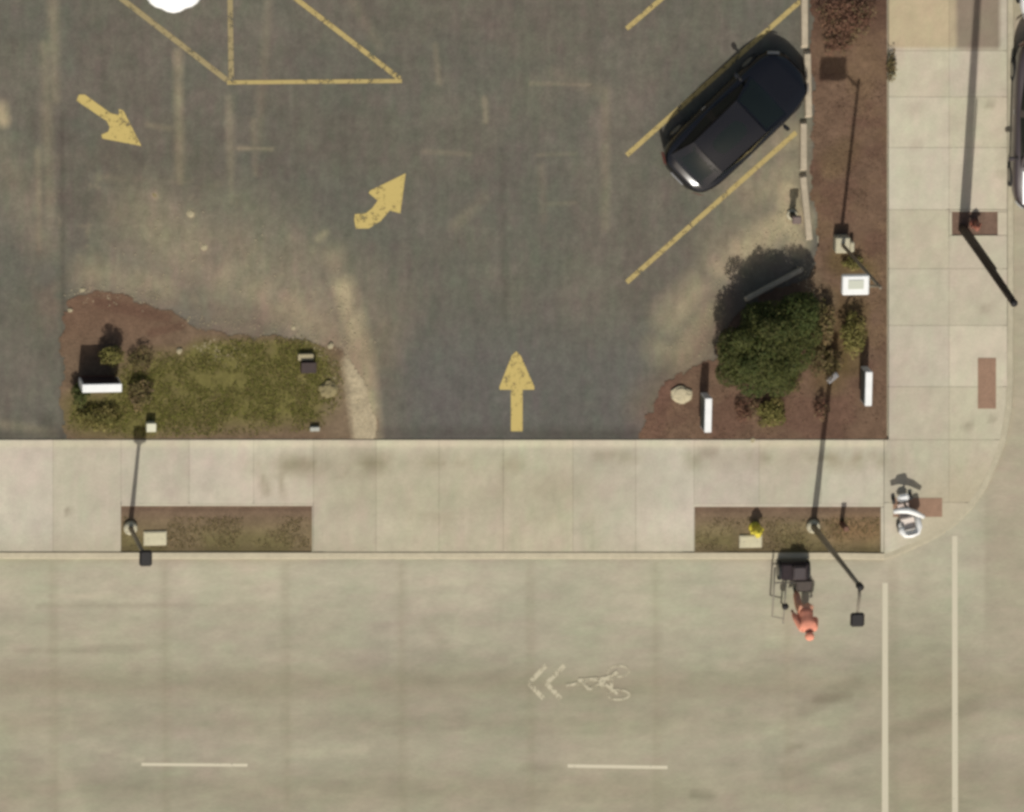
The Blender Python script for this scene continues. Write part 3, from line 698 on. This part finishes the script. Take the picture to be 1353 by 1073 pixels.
# ---- utility lids ----
def lid(x0, y0, x1, y1, label, z):
    a = P((x0 + x1) / 2, (y0 + y1) / 2, z + .05); e = empty('utility_box', (a.x, a.y, z), 0, label=label, cat='utility box', group='pale utility boxes in the strips')
    w, d = (x1 - x0) * S, (y1 - y0) * S
    MB().box(0, 0, .02, w, d, .07, 0, .01).build('frame', M_pale, e); MB().box(0, 0, .062, w - .07, d - .07, .02, 0, .004).build('lid', M_lid, e)
    for s_ in (-1, 1): MB().tube([(s_ * w * .3 - .03, 0, .074), (s_ * w * .3 + .03, 0, .074)], .006, 6).build('handle', M_steel, e)
    return e
lid(190, 702, 220, 721, 'pale rectangular utility box beside the shorter street light', .08)
lid(977, 707, 1007, 724, 'pale rectangular utility box just below the yellow hydrant', .08)

# ---- signs ----
M_signdk = mat('sign_side_dark', C(92, 88, 84), .6)
def cabinet_sign(px, py, wx, wy, z0, z1, label, posts, zb=Z_SOIL, name='cabinet_sign', group=None, dark=False):
    """px,py: where the top of the cabinet shows"""
    c = P(px, py, zb + z1); e = empty(name, (c.x, c.y, zb), 0, label=label, cat='sign', group=group)
    MB().box(0, 0, (z0 + z1) / 2, wx, wy, z1 - z0, 0, .012).build('cabinet', M_white, e)
    if dark:
        MB().box(0, 0, z0 / 2, wx * .9, wy * .8, z0, 0, .01).build('plinth', mat('brick_plinth', C(110, 70, 56), .9, nscale=20, namt=.25, bump=.3), e)
    for (x, y) in posts: MB().box(x, y, z0 / 2, .07, .07, z0, 0, .008).build('post', M_steel, e)
    f = .7 if wx > wy else 0
    if wx > wy:
        for s_ in (-1, 1): MB().box(0, s_ * (wy / 2 + .004), (z0 + z1) / 2, wx - .1, .012, (z1 - z0) - .1).build('sign_face', mat('sign_face_dark', C(52, 40, 44), .5, nscale=3, namt=.1), e)
    else:
        for s_ in (-1, 1): MB().box(s_ * (wx / 2 + .004), 0, (z0 + z1) / 2, .012, wy - .1, (z1 - z0) - .1).build('sign_face', mat('sign_face_teal', C(70, 84, 80), .5, nscale=3, namt=.1), e)
    return e
cabinet_sign(135, 513, 1.12, .24, .25, 1.15, 'low white topped monument sign lying across the grass island', [], dark=True)
cabinet_sign(936, 549, .20, 1.0, .30, 1.05, 'narrow white sign cabinet near the pale boulder, seen edge on', [(0, -.4), (0, .4)], group='narrow white sign cabinets on short posts in the corner bed')
cabinet_sign(1148, 514, .20, 1.0, .30, 1.05, 'narrow white sign cabinet beside the right pavement, seen edge on', [(0, -.4), (0, .4)], group='narrow white sign cabinets on short posts in the corner bed')
# pole sign
ht = 6.4; base = P(1110, 320, Z_SOIL); topc = P(1131, 377, Z_SOIL + ht)
ps = empty('pole_sign', base, 0, label='white box sign on a tall thin pole with a pale base block', cat='sign')
tx, ty = topc.x - base.x, topc.y - base.y
MB().box(0, .0, .22, .42, .46, .44, 0, .03).build('base_block', M_pale, ps)
MB().tube([(0, 0, .4), (0, 0, ht - .35)], [.055, .045], 12).build('pole', M_pole, ps, True)
MB().tube([(0, 0, ht - .6), (tx * .5, ty * .5, ht - .25), (tx, ty, ht - .2)], .04, 10).build('bracket', M_pole, ps, True)
MB().box(tx, ty, ht - .12, .76, .56, .24, 0, .03).build('cabinet', M_white, ps)
MB().box(tx, ty + .02, ht + .008, .44, .26, .016, 0, .005).build('top_panel', mat('sign_top_panel', C(206, 208, 190), .5), ps)
MB().box(.30, -.08, .16, .12, .3, .32, 0, .03).build('junction_box', M_pale, ps)

# small pedestal sign by the kerb
b = P(1046, 283, Z_LOT); e = empty('bollard', b, 0, label='short dark post by the slanting kerb stone in the parking lot', cat='bollard')
MB().lathe([(.16, 0), (.16, .06), (.12, .08)], n=16).build('foot', M_pale, e, True)
MB().tube([(0, 0, .06), (0, 0, .55), (0, 0, .72)], [.09, .09, .10], 14).build('shaft', M_black, e, True)
MB().box(0, 0, .78, .26, .24, .12, 0, .03).build('cap', mat('bollard_cap_grey', C(118, 100, 92), .6), e)

b = P(1112, 691, .08); e = empty('marker_post', b, 0, label='short dark red post between the street light and the corner in the right strip', cat='post')
MB().box(0, 0, .35, .13, .13, .70, 0, .015).build('shaft', mat('dark_red_paint', C(84, 44, 36), .6, nscale=10, namt=.15), e)
MB().box(0, 0, .73, .15, .15, .06, 0, .02).build('cap', mat('rust_cap', C(120, 84, 64), .7), e)

# ---- stones and small things ----
def boulder(px, py, rx, ry, h, m, label, seed, z=Z_SOIL, group=None, name='boulder'):
    mb = MB(); n, k = 14, 7; vs = []; rs = random.Random(seed)
    jit = [[rs.uniform(.74, 1.2) for _ in range(n)] for _ in range(k)]
    for j in range(k):
        ph = math.pi / 2 * j / (k - 1)
        for i in range(n):
            t = 6.283 * i / n; q = jit[j][i] * math.cos(ph) ** .6 if j < k - 1 else 0
            vs.append((rx * q * math.cos(t), ry * q * math.sin(t), h * math.sin(ph) ** .8 * (jit[j][i] * .2 + .85 if j < k - 1 else 1) - .02))
    fs = [(j * n + i, j * n + (i + 1) % n, (j + 1) * n + (i + 1) % n, (j + 1) * n + i) for j in range(k - 1) for i in range(n)]
    o = mesh_obj(name, vs, fs, m); c = P(px, py, z + h * .6); o.location = (c.x, c.y, z); o.rotation_euler = (0, 0, rs.uniform(0, 3))
    return tag(o, label, 'stone', group)
M_rock = mat('pale_rock', C(178, 166, 134), .9, nscale=9, namt=.2, bump=.5)
boulder(901, 522, .25, .31, .16, mat('cream_rock', C(196, 184, 152), .9, nscale=7, namt=.12, bump=.2), 'pale tan boulder left of the narrow white sign', 3)
boulder(434, 515, .26, .24, .14, mat('dull_rock', C(140, 128, 92), .95, nscale=9, namt=.2, bump=.5), 'dull yellowish flat stone on the right end of the soil island', 5, name='stone')
boulder(437, 457, .10, .08, .08, M_rock, 'small pale stone at the upper right edge of the soil island', 6, name='stone')
boulder(237, 464, .09, .09, .1, M_rock, 'small pale stone in the grass above the middle of the island', 8, name='stone')
boulder(93, 410, .07, .07, .06, M_rock, 'small pale stone near the upper left corner of the soil island', 9, name='stone')
boulder(995, 582, .09, .07, .06, M_rock, 'small pale stone on the pavement edge below the round olive bush', 10, name='stone')
boulder(388, 433, .08, .06, .05, M_rock, 'small pale stone above the dark valve box of the island', 11, name='stone', z=Z_LOT)
boulder(109, 383, .08, .06, .05, M_rock, 'small pale stone at the very top of the soil island', 13, name='stone', z=Z_LOT)
boulder(252, 283, .11, .10, .05, M_rock, 'pale flat stone on the asphalt, biggest of the three above the soil island', 21, name='stone', z=Z_LOT)
boulder(270, 327, .09, .09, .05, M_rock, 'pale flat stone on the asphalt, nearest to the soil island', 22, name='stone', z=Z_LOT)
boulder(204, 258, .09, .06, .03, mat('dull_rock', (.2, .2, .2)), 'dull flat stone on the asphalt, highest of the three above the soil island', 23, name='stone', z=Z_LOT)
# pale boxes
def smallbox(px, py, w, d, h, m, label, name, cat, rz=0, z=Z_SOIL, lidm=None):
    c = P(px, py, z + h); e = empty(name, (c.x, c.y, z), rz, label=label, cat=cat)
    MB().box(0, 0, h / 2, w, d, h, 0, .02, .96).build('body', m, e); MB().box(0, 0, h + .005, w * 1.05, d * 1.05, .04, 0, .012).build('lid', lidm or m, e)
    return e
M_cream = mat('cream_plastic', C(222, 218, 190), .6, nscale=8, namt=.06)
smallbox(200, 565, .26, .24, .3, M_cream, 'small cream service box in the grass beside the head of the lamp shadow', 'service_box', 'service box')
smallbox(408, 486, .42, .30, .30, mat('dark_brown_plastic', C(58, 42, 36), .7, nscale=9, namt=.2), 'dark brown valve box at the right of the grass island', 'valve_box', 'valve box')
smallbox(404, 472, .42, .18, .16, mat('tan_block', C(176, 164, 130), .9, nscale=9, namt=.1), 'low tan concrete block touching the dark valve box', 'concrete_block', 'block')
smallbox(416, 567, .26, .12, .14, mat('grey_plastic', C(176, 176, 164), .6, nscale=9, namt=.1), 'tiny pale grey box at the pavement edge of the soil island', 'service_box', 'service box')
# floodlight
c = P(1100, 499, Z_SOIL + .3); e = empty('floodlight', (c.x, c.y, Z_SOIL), R(40), label='small white tilted floodlight beside the long pole shadow in the corner bed', cat='floodlight')
MB().tube([(0, 0, 0), (0, 0, .22)], .02, 8).build('stake', M_black, e)
MB().box(0, 0, .28, .36, .18, .14, 0, .03).build('housing', M_white, e)
MB().box(0, .095, .28, .30, .02, .10).build('lens', mat('flood_lens', (.35, .36, .36), .15), e)
MB().tube([(-.19, 0, .28), (-.19, 0, .2), (0, 0, .2), (.19, 0, .2), (.19, 0, .28)], .012, 6).build('bracket', M_steel, e)

# white round parasol at the top edge
c = P(231, -25, 2.2); e = empty('parasol', (c.x, c.y, Z_LOT), 0, label='round white parasol cut off by the top edge of the picture', cat='parasol')
cv = MB(); n = 8; vs = []; fs = []; ringr = [0.03, .3, .6, .85, .93]; hz = [2.36, 2.30, 2.18, 2.04, 1.97]
for q, (r_, z_) in enumerate(zip(ringr, hz)):
    for k in range(32):
        t = 6.283 * k / 32; sag = .018 * (1 - abs(math.cos(t * 4))) * q; vs.append((r_ * math.cos(t) * (1 - sag * .6), r_ * math.sin(t) * (1 - sag * .6), z_ - sag))
for q in range(4):
    for k in range(32): j = (k + 1) % 32; fs.append((q * 32 + k, q * 32 + j, (q + 1) * 32 + j, (q + 1) * 32 + k))
fs.append(tuple(range(32)))
cn = mesh_obj('canopy', vs, fs, mat('white_canvas', (.86, .86, .84), .8), e, None, True); solidify(cn, .012)
MB().tube([(0, 0, 0), (0, 0, 2.4)], .024, 10).build('pole', M_steel, e); MB().lathe([(.28, 0), (.28, .06), (.06, .1)], n=20).build('base', M_pale, e)
for k in range(8):
    t = 6.283 * k / 8; MB().tube([(0, 0, 2.28), (.9 * math.cos(t), .9 * math.sin(t), 1.96)], .008, 6).build('rib', M_steel, e)

# ---------------- cars ----------------
def make_car(name, loc, rz, L, W, paintm, glassm, label, roofz=1.45, hoodm=None):
    e = empty(name, loc, rz, label=label, cat='car'); hl, hw = L / 2, W / 2
    def halfw(x):
        t = abs(x) / hl; return hw * max(.48, (1 - min(t, 1) ** 6) ** .30)
    def topz(x):
        return np.interp(x, [-hl, -hl + .12, -hl + .5, -1.5, -.9, 1.1, hl - .9, hl - .25, hl], [.62, .88, .98, 1.0, .99, .97, .90, .76, .58])
    def botz(x): return np.interp(abs(x), [0, hl - .4, hl], [.20, .22, .36])
    xs = list(np.linspace(-hl, -hl + .35, 6)) + list(np.linspace(-hl + .55, hl - .55, 18)) + list(np.linspace(hl - .35, hl, 6))
    vs = []; secs = []
    for x in xs:
        w = halfw(x); zt = float(topz(x)); zb = float(botz(x)); h = zt - zb
        end = max(0, (abs(x) - (hl - .3)) / .3); w2 = w * (1 - .06 * end)
        half = [(w2 * .86, zb), (w2 * .97, zb + h * .15), (w2, zb + h * .45), (w2 * .985, zb + h * .72), (w2 * .94, zt - .05), (w2 * .86, zt), (w2 * .5, zt + .03), (0, zt + .04)]
        ring = half + [(-y, z) for y, z in reversed(half[:-1])]
        secs.append([(x, y, z) for y, z in ring])
    n = len(secs[0]); fs = []
    for s_ in secs: vs += s_
    for i in range(len(secs) - 1):
        for k in range(n - 1): fs.append((i * n + k, (i + 1) * n + k, (i + 1) * n + k + 1, i * n + k + 1))
        fs.append((i * n + n - 1, (i + 1) * n + n - 1, (i + 1) * n, i * n))
    fs.append(tuple(range(n))); fs.append(tuple(reversed([(len(secs) - 1) * n + k for k in range(n)])))
    body = mesh_obj('body', vs, fs, paintm, e, None, True)
    # cabin shell
    r = roofz; k_ = W / 1.85
    fl, fu, ru, rl = (1.20, .74 * k_, .96), (.42, .60 * k_, r - .03), (-1.25, .57 * k_, r - .05), (-1.98, .66 * k_, 1.0)
    ml, mu = (-.4, .81 * k_, .97), (-.4, .62 * k_, r)
    my = lambda p: (p[0], -p[1], p[2])
    cb = MB()
    cb.patch(my(fu), fu, ru, my(ru), 8, 10, .05, (0, 0, 1)); cb.patch(fl, my(fl), my(fu), fu, 8, 5, .07, (1, 0, .6)); cb.patch(my(rl), rl, ru, my(ru), 8, 5, .06, (-1, 0, .6))
    for s_ in (1, -1):
        f = (lambda p: p) if s_ == 1 else my
        cb.patch(f(fl), f(ml), f(mu), f(fu), 6, 4, .0); cb.patch(f(ml), f(rl), f(ru), f(mu), 6, 4, .0)
    cb.build('cabin', paintm, e, True)
    def lerp(a, b, t): return tuple(a[i] + (b[i] - a[i]) * t for i in range(3))
    def quad_in(a, b, c, d, iu, iv):
        P_ = lambda u, v: lerp(lerp(a, b, u), lerp(d, c, u), v)
        return P_(iu, iv), P_(1 - iu, iv), P_(1 - iu, 1 - iv), P_(iu, 1 - iv)
    def glass(nm, a, b, c, d, iu, iv, off, bulge, nrm):
        q = quad_in(a, b, c, d, iu, iv); nn = Vector(nrm).normalized()
        q = [tuple(Vector(p) + nn * off) for p in q]; return MB().patch(*q, 10, 6, bulge, nrm).build(nm, glassm, e, True)
    glass('windscreen', fl, my(fl), my(fu), fu, .05, .06, .014, .065, (1, 0, .6))
    glass('rear_window', my(rl), rl, ru, my(ru), .08, .10, .014, .055, (-1, 0, .6))
    glass('sunroof', my(fu), fu, ru, my(ru), .16, .14, .012, .05, (0, 0, 1)) 
    for s_ in (1, -1):
        f = (lambda p: p) if s_ == 1 else my
        glass('side_window', f(fl), f(ml), f(mu), f(fu), .08, .14, .012, .0, (0, s_, .3)); glass('side_window', f(ml), f(rl), f(ru), f(mu), .08, .14, .012, .0, (0, s_, .3))
        m_ = MB().box(.92, s_ * (hw + .07), 1.0, .12, .20, .13, s_ * -.15, .035).build('wing_mirror', paintm, e); MB().box(.92, s_ * (hw - .06), .97, .06, .14, .04).build('mirror_arm', M_black, m_)
        for x in (1, -1):
            w_ = MB(); cx, cy = x * (hl * .60), s_ * (hw - .11); w_.tube([(cx, cy - .11, .33), (cx, cy + .11, .33)], [.33, .33], 22); tr = w_.build('tyre', mat('tyre_rubber', (.02, .02, .02), .9), e)
            MB().tube([(cx, cy + s_ * .105, .33), (cx, cy + s_ * .118, .33)], [.21, .19], 16).build('rim', M_steel, tr)
        MB().patch((hl - .30, s_ * hw * .88, .60), (hl - .06, s_ * hw * .62, .60), (hl - .12, s_ * hw * .60, .76), (hl - .36, s_ * hw * .86, .80), 6, 3, .04, (.6, s_ * .4, .6)).build('headlight', mat('headlight_lens', (.30, .31, .32), .12, coat=1), e, True)
        MB().patch((-hl + .02, s_ * hw * .58, .70), (-hl + .22, s_ * hw * .92, .70), (-hl + .26, s_ * hw * .88, .90), (-hl + .08, s_ * hw * .58, .90), 6, 3, .03, (-.6, s_ * .4, .4)).build('tail_light', mat('tail_lens', (.10, .012, .012), .15, coat=1), e, True)
        MB().box(-.4, s_ * (hw * 1.0 + .0), .78, .16, .03, .03, 0, .008).build('door_handle', M_steel, e)
    MB().box(hl - .02, 0, .46, .05, W * .5, .16, 0, .02).build('grille', M_black, e)
    MB().box(-hl + .0, 0, .62, .03, .5, .12, 0, .006).build('number_plate', mat('plate_blank', C(150, 150, 150), .5), e)
    for s_ in (.02,): MB().tube([(1.15, .45, 1.0), (1.05, .05, 1.04)], .008, 6).build('wiper', M_black, e)
    if hoodm:
        MB().patch((hl - .25, -.62, .80), (hl - .25, .62, .80), (1.3, .68, .99), (1.3, -.68, .99), 8, 8, .05, (0, 0, 1)).build('bonnet_glint', hoodm, e, True)  # white patch over the bonnet, a sun glint put into the colour
    return e
M_carbl = mat('black_car_paint', (.006, .006, .008), .2, coat=.5, spec=.3)
M_glass = mat('dark_tinted_glass', (.010, .014, .013), .10, spec=.35)
rz = rotz(885, 222, 1045, 70)
ctr = P(968, 156, Z_LOT)
make_car('parked_car', (ctr.x, ctr.y, Z_LOT), rz, 4.66, 1.98, M_carbl, M_glass, 'glossy black car parked nose to the kerb between yellow lines', 1.46).scale = (1, 1, .88)
M_cardk = mat('dark_plum_car_paint', C(72, 62, 62), .35, coat=.6)
c = P(1375, 158, 0.0)
make_car('parked_car', (c.x, c.y, 0), R(-90), 5.1, 1.9, M_cardk, M_glass, 'dark plum grey car with a sun glint painted white on its bonnet at the right edge of the picture', 1.5, mat('bonnet_glint_white', (.8, .8, .8), .4))
c = P(1385, -80, 0.0)
make_car('parked_car', (c.x, c.y, 0), R(-90), 4.8, 1.85, mat('white_car_paint', (.8, .8, .8), .35, coat=.6), M_glass, 'white car barely showing in the upper right corner', 1.5)

# ---------------- white mobility scooter on the corner ----------------
c = P(1194, 677, .06); e = empty('mobility_scooter', (c.x, c.y, .085), R(12), label='white mobility scooter standing on the street corner over the tactile paving', cat='mobility scooter')
M_shell = mat('scooter_shell', (.82, .81, .77), .4, coat=.3)
dk = mat('scooter_grey', C(120, 112, 104), .7)
MB().box(0, .02, .14, .34, .62, .07, 0, .03).build('deck', mat('scooter_deck', C(214, 196, 184), .8), e)
MB().box(0, .50, .26, .30, .24, .20, 0, .07, .8).build('front_fairing', M_shell, e)
MB().box(.04, -.38, .27, .60, .42, .26, 0, .09, .85).build('rear_fairing', M_shell, e)
MB().tube([(0, .44, .30), (0, .34, .60), (0, .28, .86)], [.04, .035, .03], 10).build('tiller', dk, e, True)
MB().tube([(-.42, .34, .86), (-.20, .33, .90), (0, .28, .90), (.20, .16, .90), (.42, -.02, .86)], [.07, .085, .09, .085, .06], 10).build('handlebar', M_shell, e, True)
MB().box(-.02, .60, .60, .32, .22, .18, 0, .05).build('basket', M_shell, e)
MB().box(0, -.20, .50, .42, .38, .08, 0, .035).build('seat', mat('seat_cover_pale', C(236, 222, 210), .8), e)
MB().tube([(0, -.22, .30), (0, -.22, .48)], .04, 10).build('seat_post', dk, e)
MB().tube([(-.24, -.24, .60), (-.25, -.36, .64), (-.17, -.46, .70), (0, -.48, .74), (.17, -.46, .70), (.26, -.34, .64), (.27, -.02, .62)], .10, 10).build('armrest_rail', M_shell, e, True)
MB().box(0, -.44, .68, .36, .08, .36, 0, .035).build('backrest', M_shell, e)
for s_ in (-1, 1):
    for y, r_ in ((-.38, .13), (.46, .11)):
        w_ = MB().tube([(s_ * .25 - .04, y, r_), (s_ * .25 + .04, y, r_)], [r_, r_], 16).build('wheel', mat('tyre_rubber', (.02, .02, .02), .9), e); MB().tube([(s_ * .292, y, r_), (s_ * .297, y, r_)], [r_ * .55] * 2, 12).build('hub', M_steel, w_)

# ---------------- hand cart and the person pulling it ----------------
c = P(1046, 750, 0.0); cart = empty('hand_cart', (c.x, c.y, 0), 0, label='dark box cart with thin grey shafts at the kerb behind the person in orange', cat='cart')
M_cart = mat('dark_canvas', C(44, 32, 34), .85, nscale=12, namt=.25, bump=.3)
MB().box(0, 0, .42, .80, .50, .30, 0, .05).build('box_body', M_cart, cart)
MB().box(.10, .02, .67, .40, .40, .22, 0, .05).build('lid', mat('cart_lid', C(70, 60, 60), .7), cart)
MB().box(.28, -.42, .42, .46, .34, .30, 0, .04).build('front_tray', mat('tray_grey', C(84, 74, 66), .8, nscale=12, namt=.2), cart)
fr = MB()
fr.tube([(-.62, -.30, .55), (.50, -.30, .55)], .02, 8).build('crossbar', mat('cart_frame_dark', C(84, 76, 70), .5, metal=.3), cart)
M_sh = mat('cart_shaft_grey', C(140, 132, 116), .6)
for x, y0, y1, z1 in ((-.60, .16, -1.28, .62), (-.27, -.24, -1.50, .58)):
    MB().tube([(x, y0, .58), (x - .02, (y0 + y1) / 2, .60), (x - .05, y1, z1)], .026, 8).build('shaft', M_sh, cart, True)
MB().tube([(-.66, -1.28, .62), (-.30, -1.36, .60)], .018, 8).build('grip_bar', M_sh, cart)
MB().tube([(-.29, -1.0, .58), (-.29, -1.0, .10)], .02, 8).build('prop_stand', M_sh, cart)
MB().lathe([(.09, .50), (.10, .60), (.07, .66)], (-.27, -1.0, 0), 14).build('bell_housing', M_black, cart, True)
for s_ in (-1, 1):
    w_ = MB().tube([(s_ * .42 - .03, 0, .28), (s_ * .42 + .03, 0, .28)], [.28, .28], 24).build('wheel', mat('tyre_rubber', (.02, .02, .02), .9), cart); MB().tube([(s_ * .455, 0, .28), (s_ * .462, 0, .28)], [.18] * 2, 14).build('rim', M_steel, w_)

# person: skin-modified skeletons turned into plain meshes
def skin(name, verts, edges, radii, m, parent, root=0, sub=2):
    me = bpy.data.meshes.new(name); me.from_pydata(verts, edges, []); o = bpy.data.objects.new(name, me); link(o)
    o.modifiers.new('skin', 'SKIN'); 
    if not me.skin_vertices: 
        bpy.context.view_layer.update()
    for i, sv in enumerate(me.skin_vertices[0].data): 
        r_ = radii[i]; sv.radius = r_ if isinstance(r_, tuple) else (r_, r_); sv.use_root = (i == root)
    sb = o.modifiers.new('sub', 'SUBSURF'); sb.levels = sub; sb.render_levels = sub
    dg = bpy.context.evaluated_depsgraph_get(); me2 = bpy.data.meshes.new_from_object(o.evaluated_get(dg)); me2.name = name
    bpy.data.objects.remove(o); me2.materials.clear(); me2.materials.append(m)
    me2.polygons.foreach_set('use_smooth', [True] * len(me2.polygons))
    return link(bpy.data.objects.new(name, me2), parent)
# local frame: forward = -y, left = +x
J = dict(pel=(0, 0, .88), sp1=(0, -.12, 1.02), sp2=(0, -.27, 1.16), chest=(0, -.40, 1.26), neck=(0, -.50, 1.34), head0=(0, -.56, 1.39), head1=(0, -.63, 1.47), head2=(0, -.68, 1.53),
         lh=(.10, 0, .86), lk=(.12, -.30, .52), la=(.12, -.26, .10), lt=(.12, -.44, .04), rh=(-.10, .02, .86), rk=(-.11, .06, .48), ra=(-.11, .40, .18), rt=(-.11, .30, .05),
         ls=(.19, -.40, 1.27), le=(.27, -.22, 1.02), lw=(.26, -.36, .80), rs=(-.19, -.38, 1.27), re=(-.30, -.16, 1.04), rw=(-.33, -.06, .80))
names = list(J); idx = {n_: i for i, n_ in enumerate(names)}
edges = [(idx[a], idx[b]) for a, b in (('pel', 'sp1'), ('sp1', 'sp2'), ('sp2', 'chest'), ('chest', 'neck'), ('neck', 'head0'), ('head0', 'head1'), ('head1', 'head2'), ('pel', 'lh'), ('lh', 'lk'), ('lk', 'la'), ('la', 'lt'),
         ('pel', 'rh'), ('rh', 'rk'), ('rk', 'ra'), ('ra', 'rt'), ('chest', 'ls'), ('ls', 'le'), ('le', 'lw'), ('chest', 'rs'), ('rs', 're'), ('re', 'rw'))]
rad = dict(pel=.13, sp1=.12, sp2=.13, chest=.13, neck=.055, head0=.07, head1=.10, head2=.075, lh=.09, lk=.06, la=.04, lt=.035, rh=.09, rk=.06, ra=.04, rt=.035, ls=.06, le=.042, lw=.028, rs=.06, re=.042, rw=.028)
pc = P(1056, 797, 0); per = empty('person', (pc.x, pc.y, 0), R(4), label='person in orange red work clothes bent forward in the street, pulling the dark cart', cat='person')
M_skin = mat('skin', C(176, 128, 102), .6)
verts = [J[n_] for n_ in names]; radii = [rad[n_] for n_ in names]
# hands: palm and five fingers joined to each wrist
def add_hand(w, d, side):
    w = Vector(w); d = Vector(d).normalized(); sx = Vector((side, 0, 0)); b0 = len(verts)
    pi = idx['lw' if side > 0 else 'rw']
    verts.append(tuple(w + d * .07)); radii.append((.030, .018)); edges.append((pi, b0))
    for k in range(4):
        o_ = sx * (.03 - .02 * k); l = (.066, .075, .07, .055)[k]; i = len(verts)
        verts.append(tuple(w + d * .10 + o_)); verts.append(tuple(w + d * (.10 + l * .5) + o_ + Vector((0, .014, 0)))); verts.append(tuple(w + d * (.10 + l * .7) + o_ + Vector((0, .04, .0))))
        radii.extend([.010, .009, .008]); edges.extend([(b0, i), (i, i + 1), (i + 1, i + 2)])
    i = len(verts); verts.append(tuple(w + d * .05 + sx * .045)); verts.append(tuple(w + d * .09 + sx * .06)); radii.extend([.011, .009]); edges.extend([(b0, i), (i, i + 1)])
add_hand(J['lw'], (0, -.3, -1), 1); add_hand(J['rw'], (0, .2, -1), -1)
skin('body', verts, edges, radii, M_skin, per)
M_or = mat('orange_red_cloth', C(250, 164, 134), .85, nscale=9, namt=.18, bump=.3)
M_or2 = mat('orange_cloth', C(244, 178, 144), .85, nscale=9, namt=.18, bump=.3)
def sub_skin(nm, keys, ed, grow, m, extra=None):
    v = [J[k] for k in keys]; ix = {k: i for i, k in enumerate(keys)}
    return skin(nm, v, [(ix[a], ix[b]) for a, b in ed], [rad[k] + grow.get(k, .02) for k in keys], m, per)
sub_skin('jacket', ['pel', 'sp1', 'sp2', 'chest', 'neck', 'ls', 'le', 'lw', 'rs', 're', 'rw'], [('pel', 'sp1'), ('sp1', 'sp2'), ('sp2', 'chest'), ('chest', 'neck'), ('chest', 'ls'), ('ls', 'le'), ('le', 'lw'), ('chest', 'rs'), ('rs', 're'), ('re', 'rw')], {'neck': .05, 'pel': .12, 'sp1': .11, 'sp2': .09, 'chest': .08, 'ls': .07, 'rs': .07, 'le': .05, 're': .05, 'lw': .035, 'rw': .035}, M_or)
sub_skin('trousers', ['pel', 'lh', 'lk', 'la', 'rh', 'rk', 'ra'], [('pel', 'lh'), ('lh', 'lk'), ('lk', 'la'), ('pel', 'rh'), ('rh', 'rk'), ('rk', 'ra')], {'pel': .05, 'lh': .06, 'rh': .06, 'lk': .06, 'rk': .06, 'la': .06, 'ra': .07}, M_or2)
# hood up over the head, face showing in front
hd = MB(); nseg, nr = 16, 8; vs = []
cx = Vector((0, -.61, 1.47)); ax = Vector((0, -.55, .83)).normalized(); fw = Vector((0, -.83, -.55))
for j in range(nr):
    ph = math.pi * .62 * j / (nr - 1)
    for i in range(nseg):
        t = 6.283 * i / nseg; d = ax * math.cos(ph) + (Vector((1, 0, 0)) * math.cos(t) + fw * math.sin(t)) * math.sin(ph)
        k_ = .135 if d.dot(fw) < .55 else .118; vs.append(tuple(cx + d * k_))
fs = [(j * nseg + i, j * nseg + (i + 1) % nseg, (j + 1) * nseg + (i + 1) % nseg, (j + 1) * nseg + i) for j in range(nr - 1) for i in range(nseg)]
solidify(mesh_obj('hood', vs, fs, M_or, per, None, True), .01)
for s_ in (-1, 1): MB().lathe([(.001, -.012), (.011, -.006), (.011, .006), (.001, .012)], (s_ * .035, -.725, 1.46), 8).build('eye', M_black, per, True)
MB().box(0, -.735, 1.43, .025, .035, .03, 0, .01).build('nose', M_skin, per)
for k_, s_ in (('la', 1), ('ra', -1)):
    a = J[k_]; t = J['lt' if s_ > 0 else 'rt']; MB().box((a[0] + t[0]) / 2, (a[1] + t[1]) / 2, (a[2] + t[2]) / 2 - .02, .10, .27, .09, 0, .035).build('shoe', M_black, per)
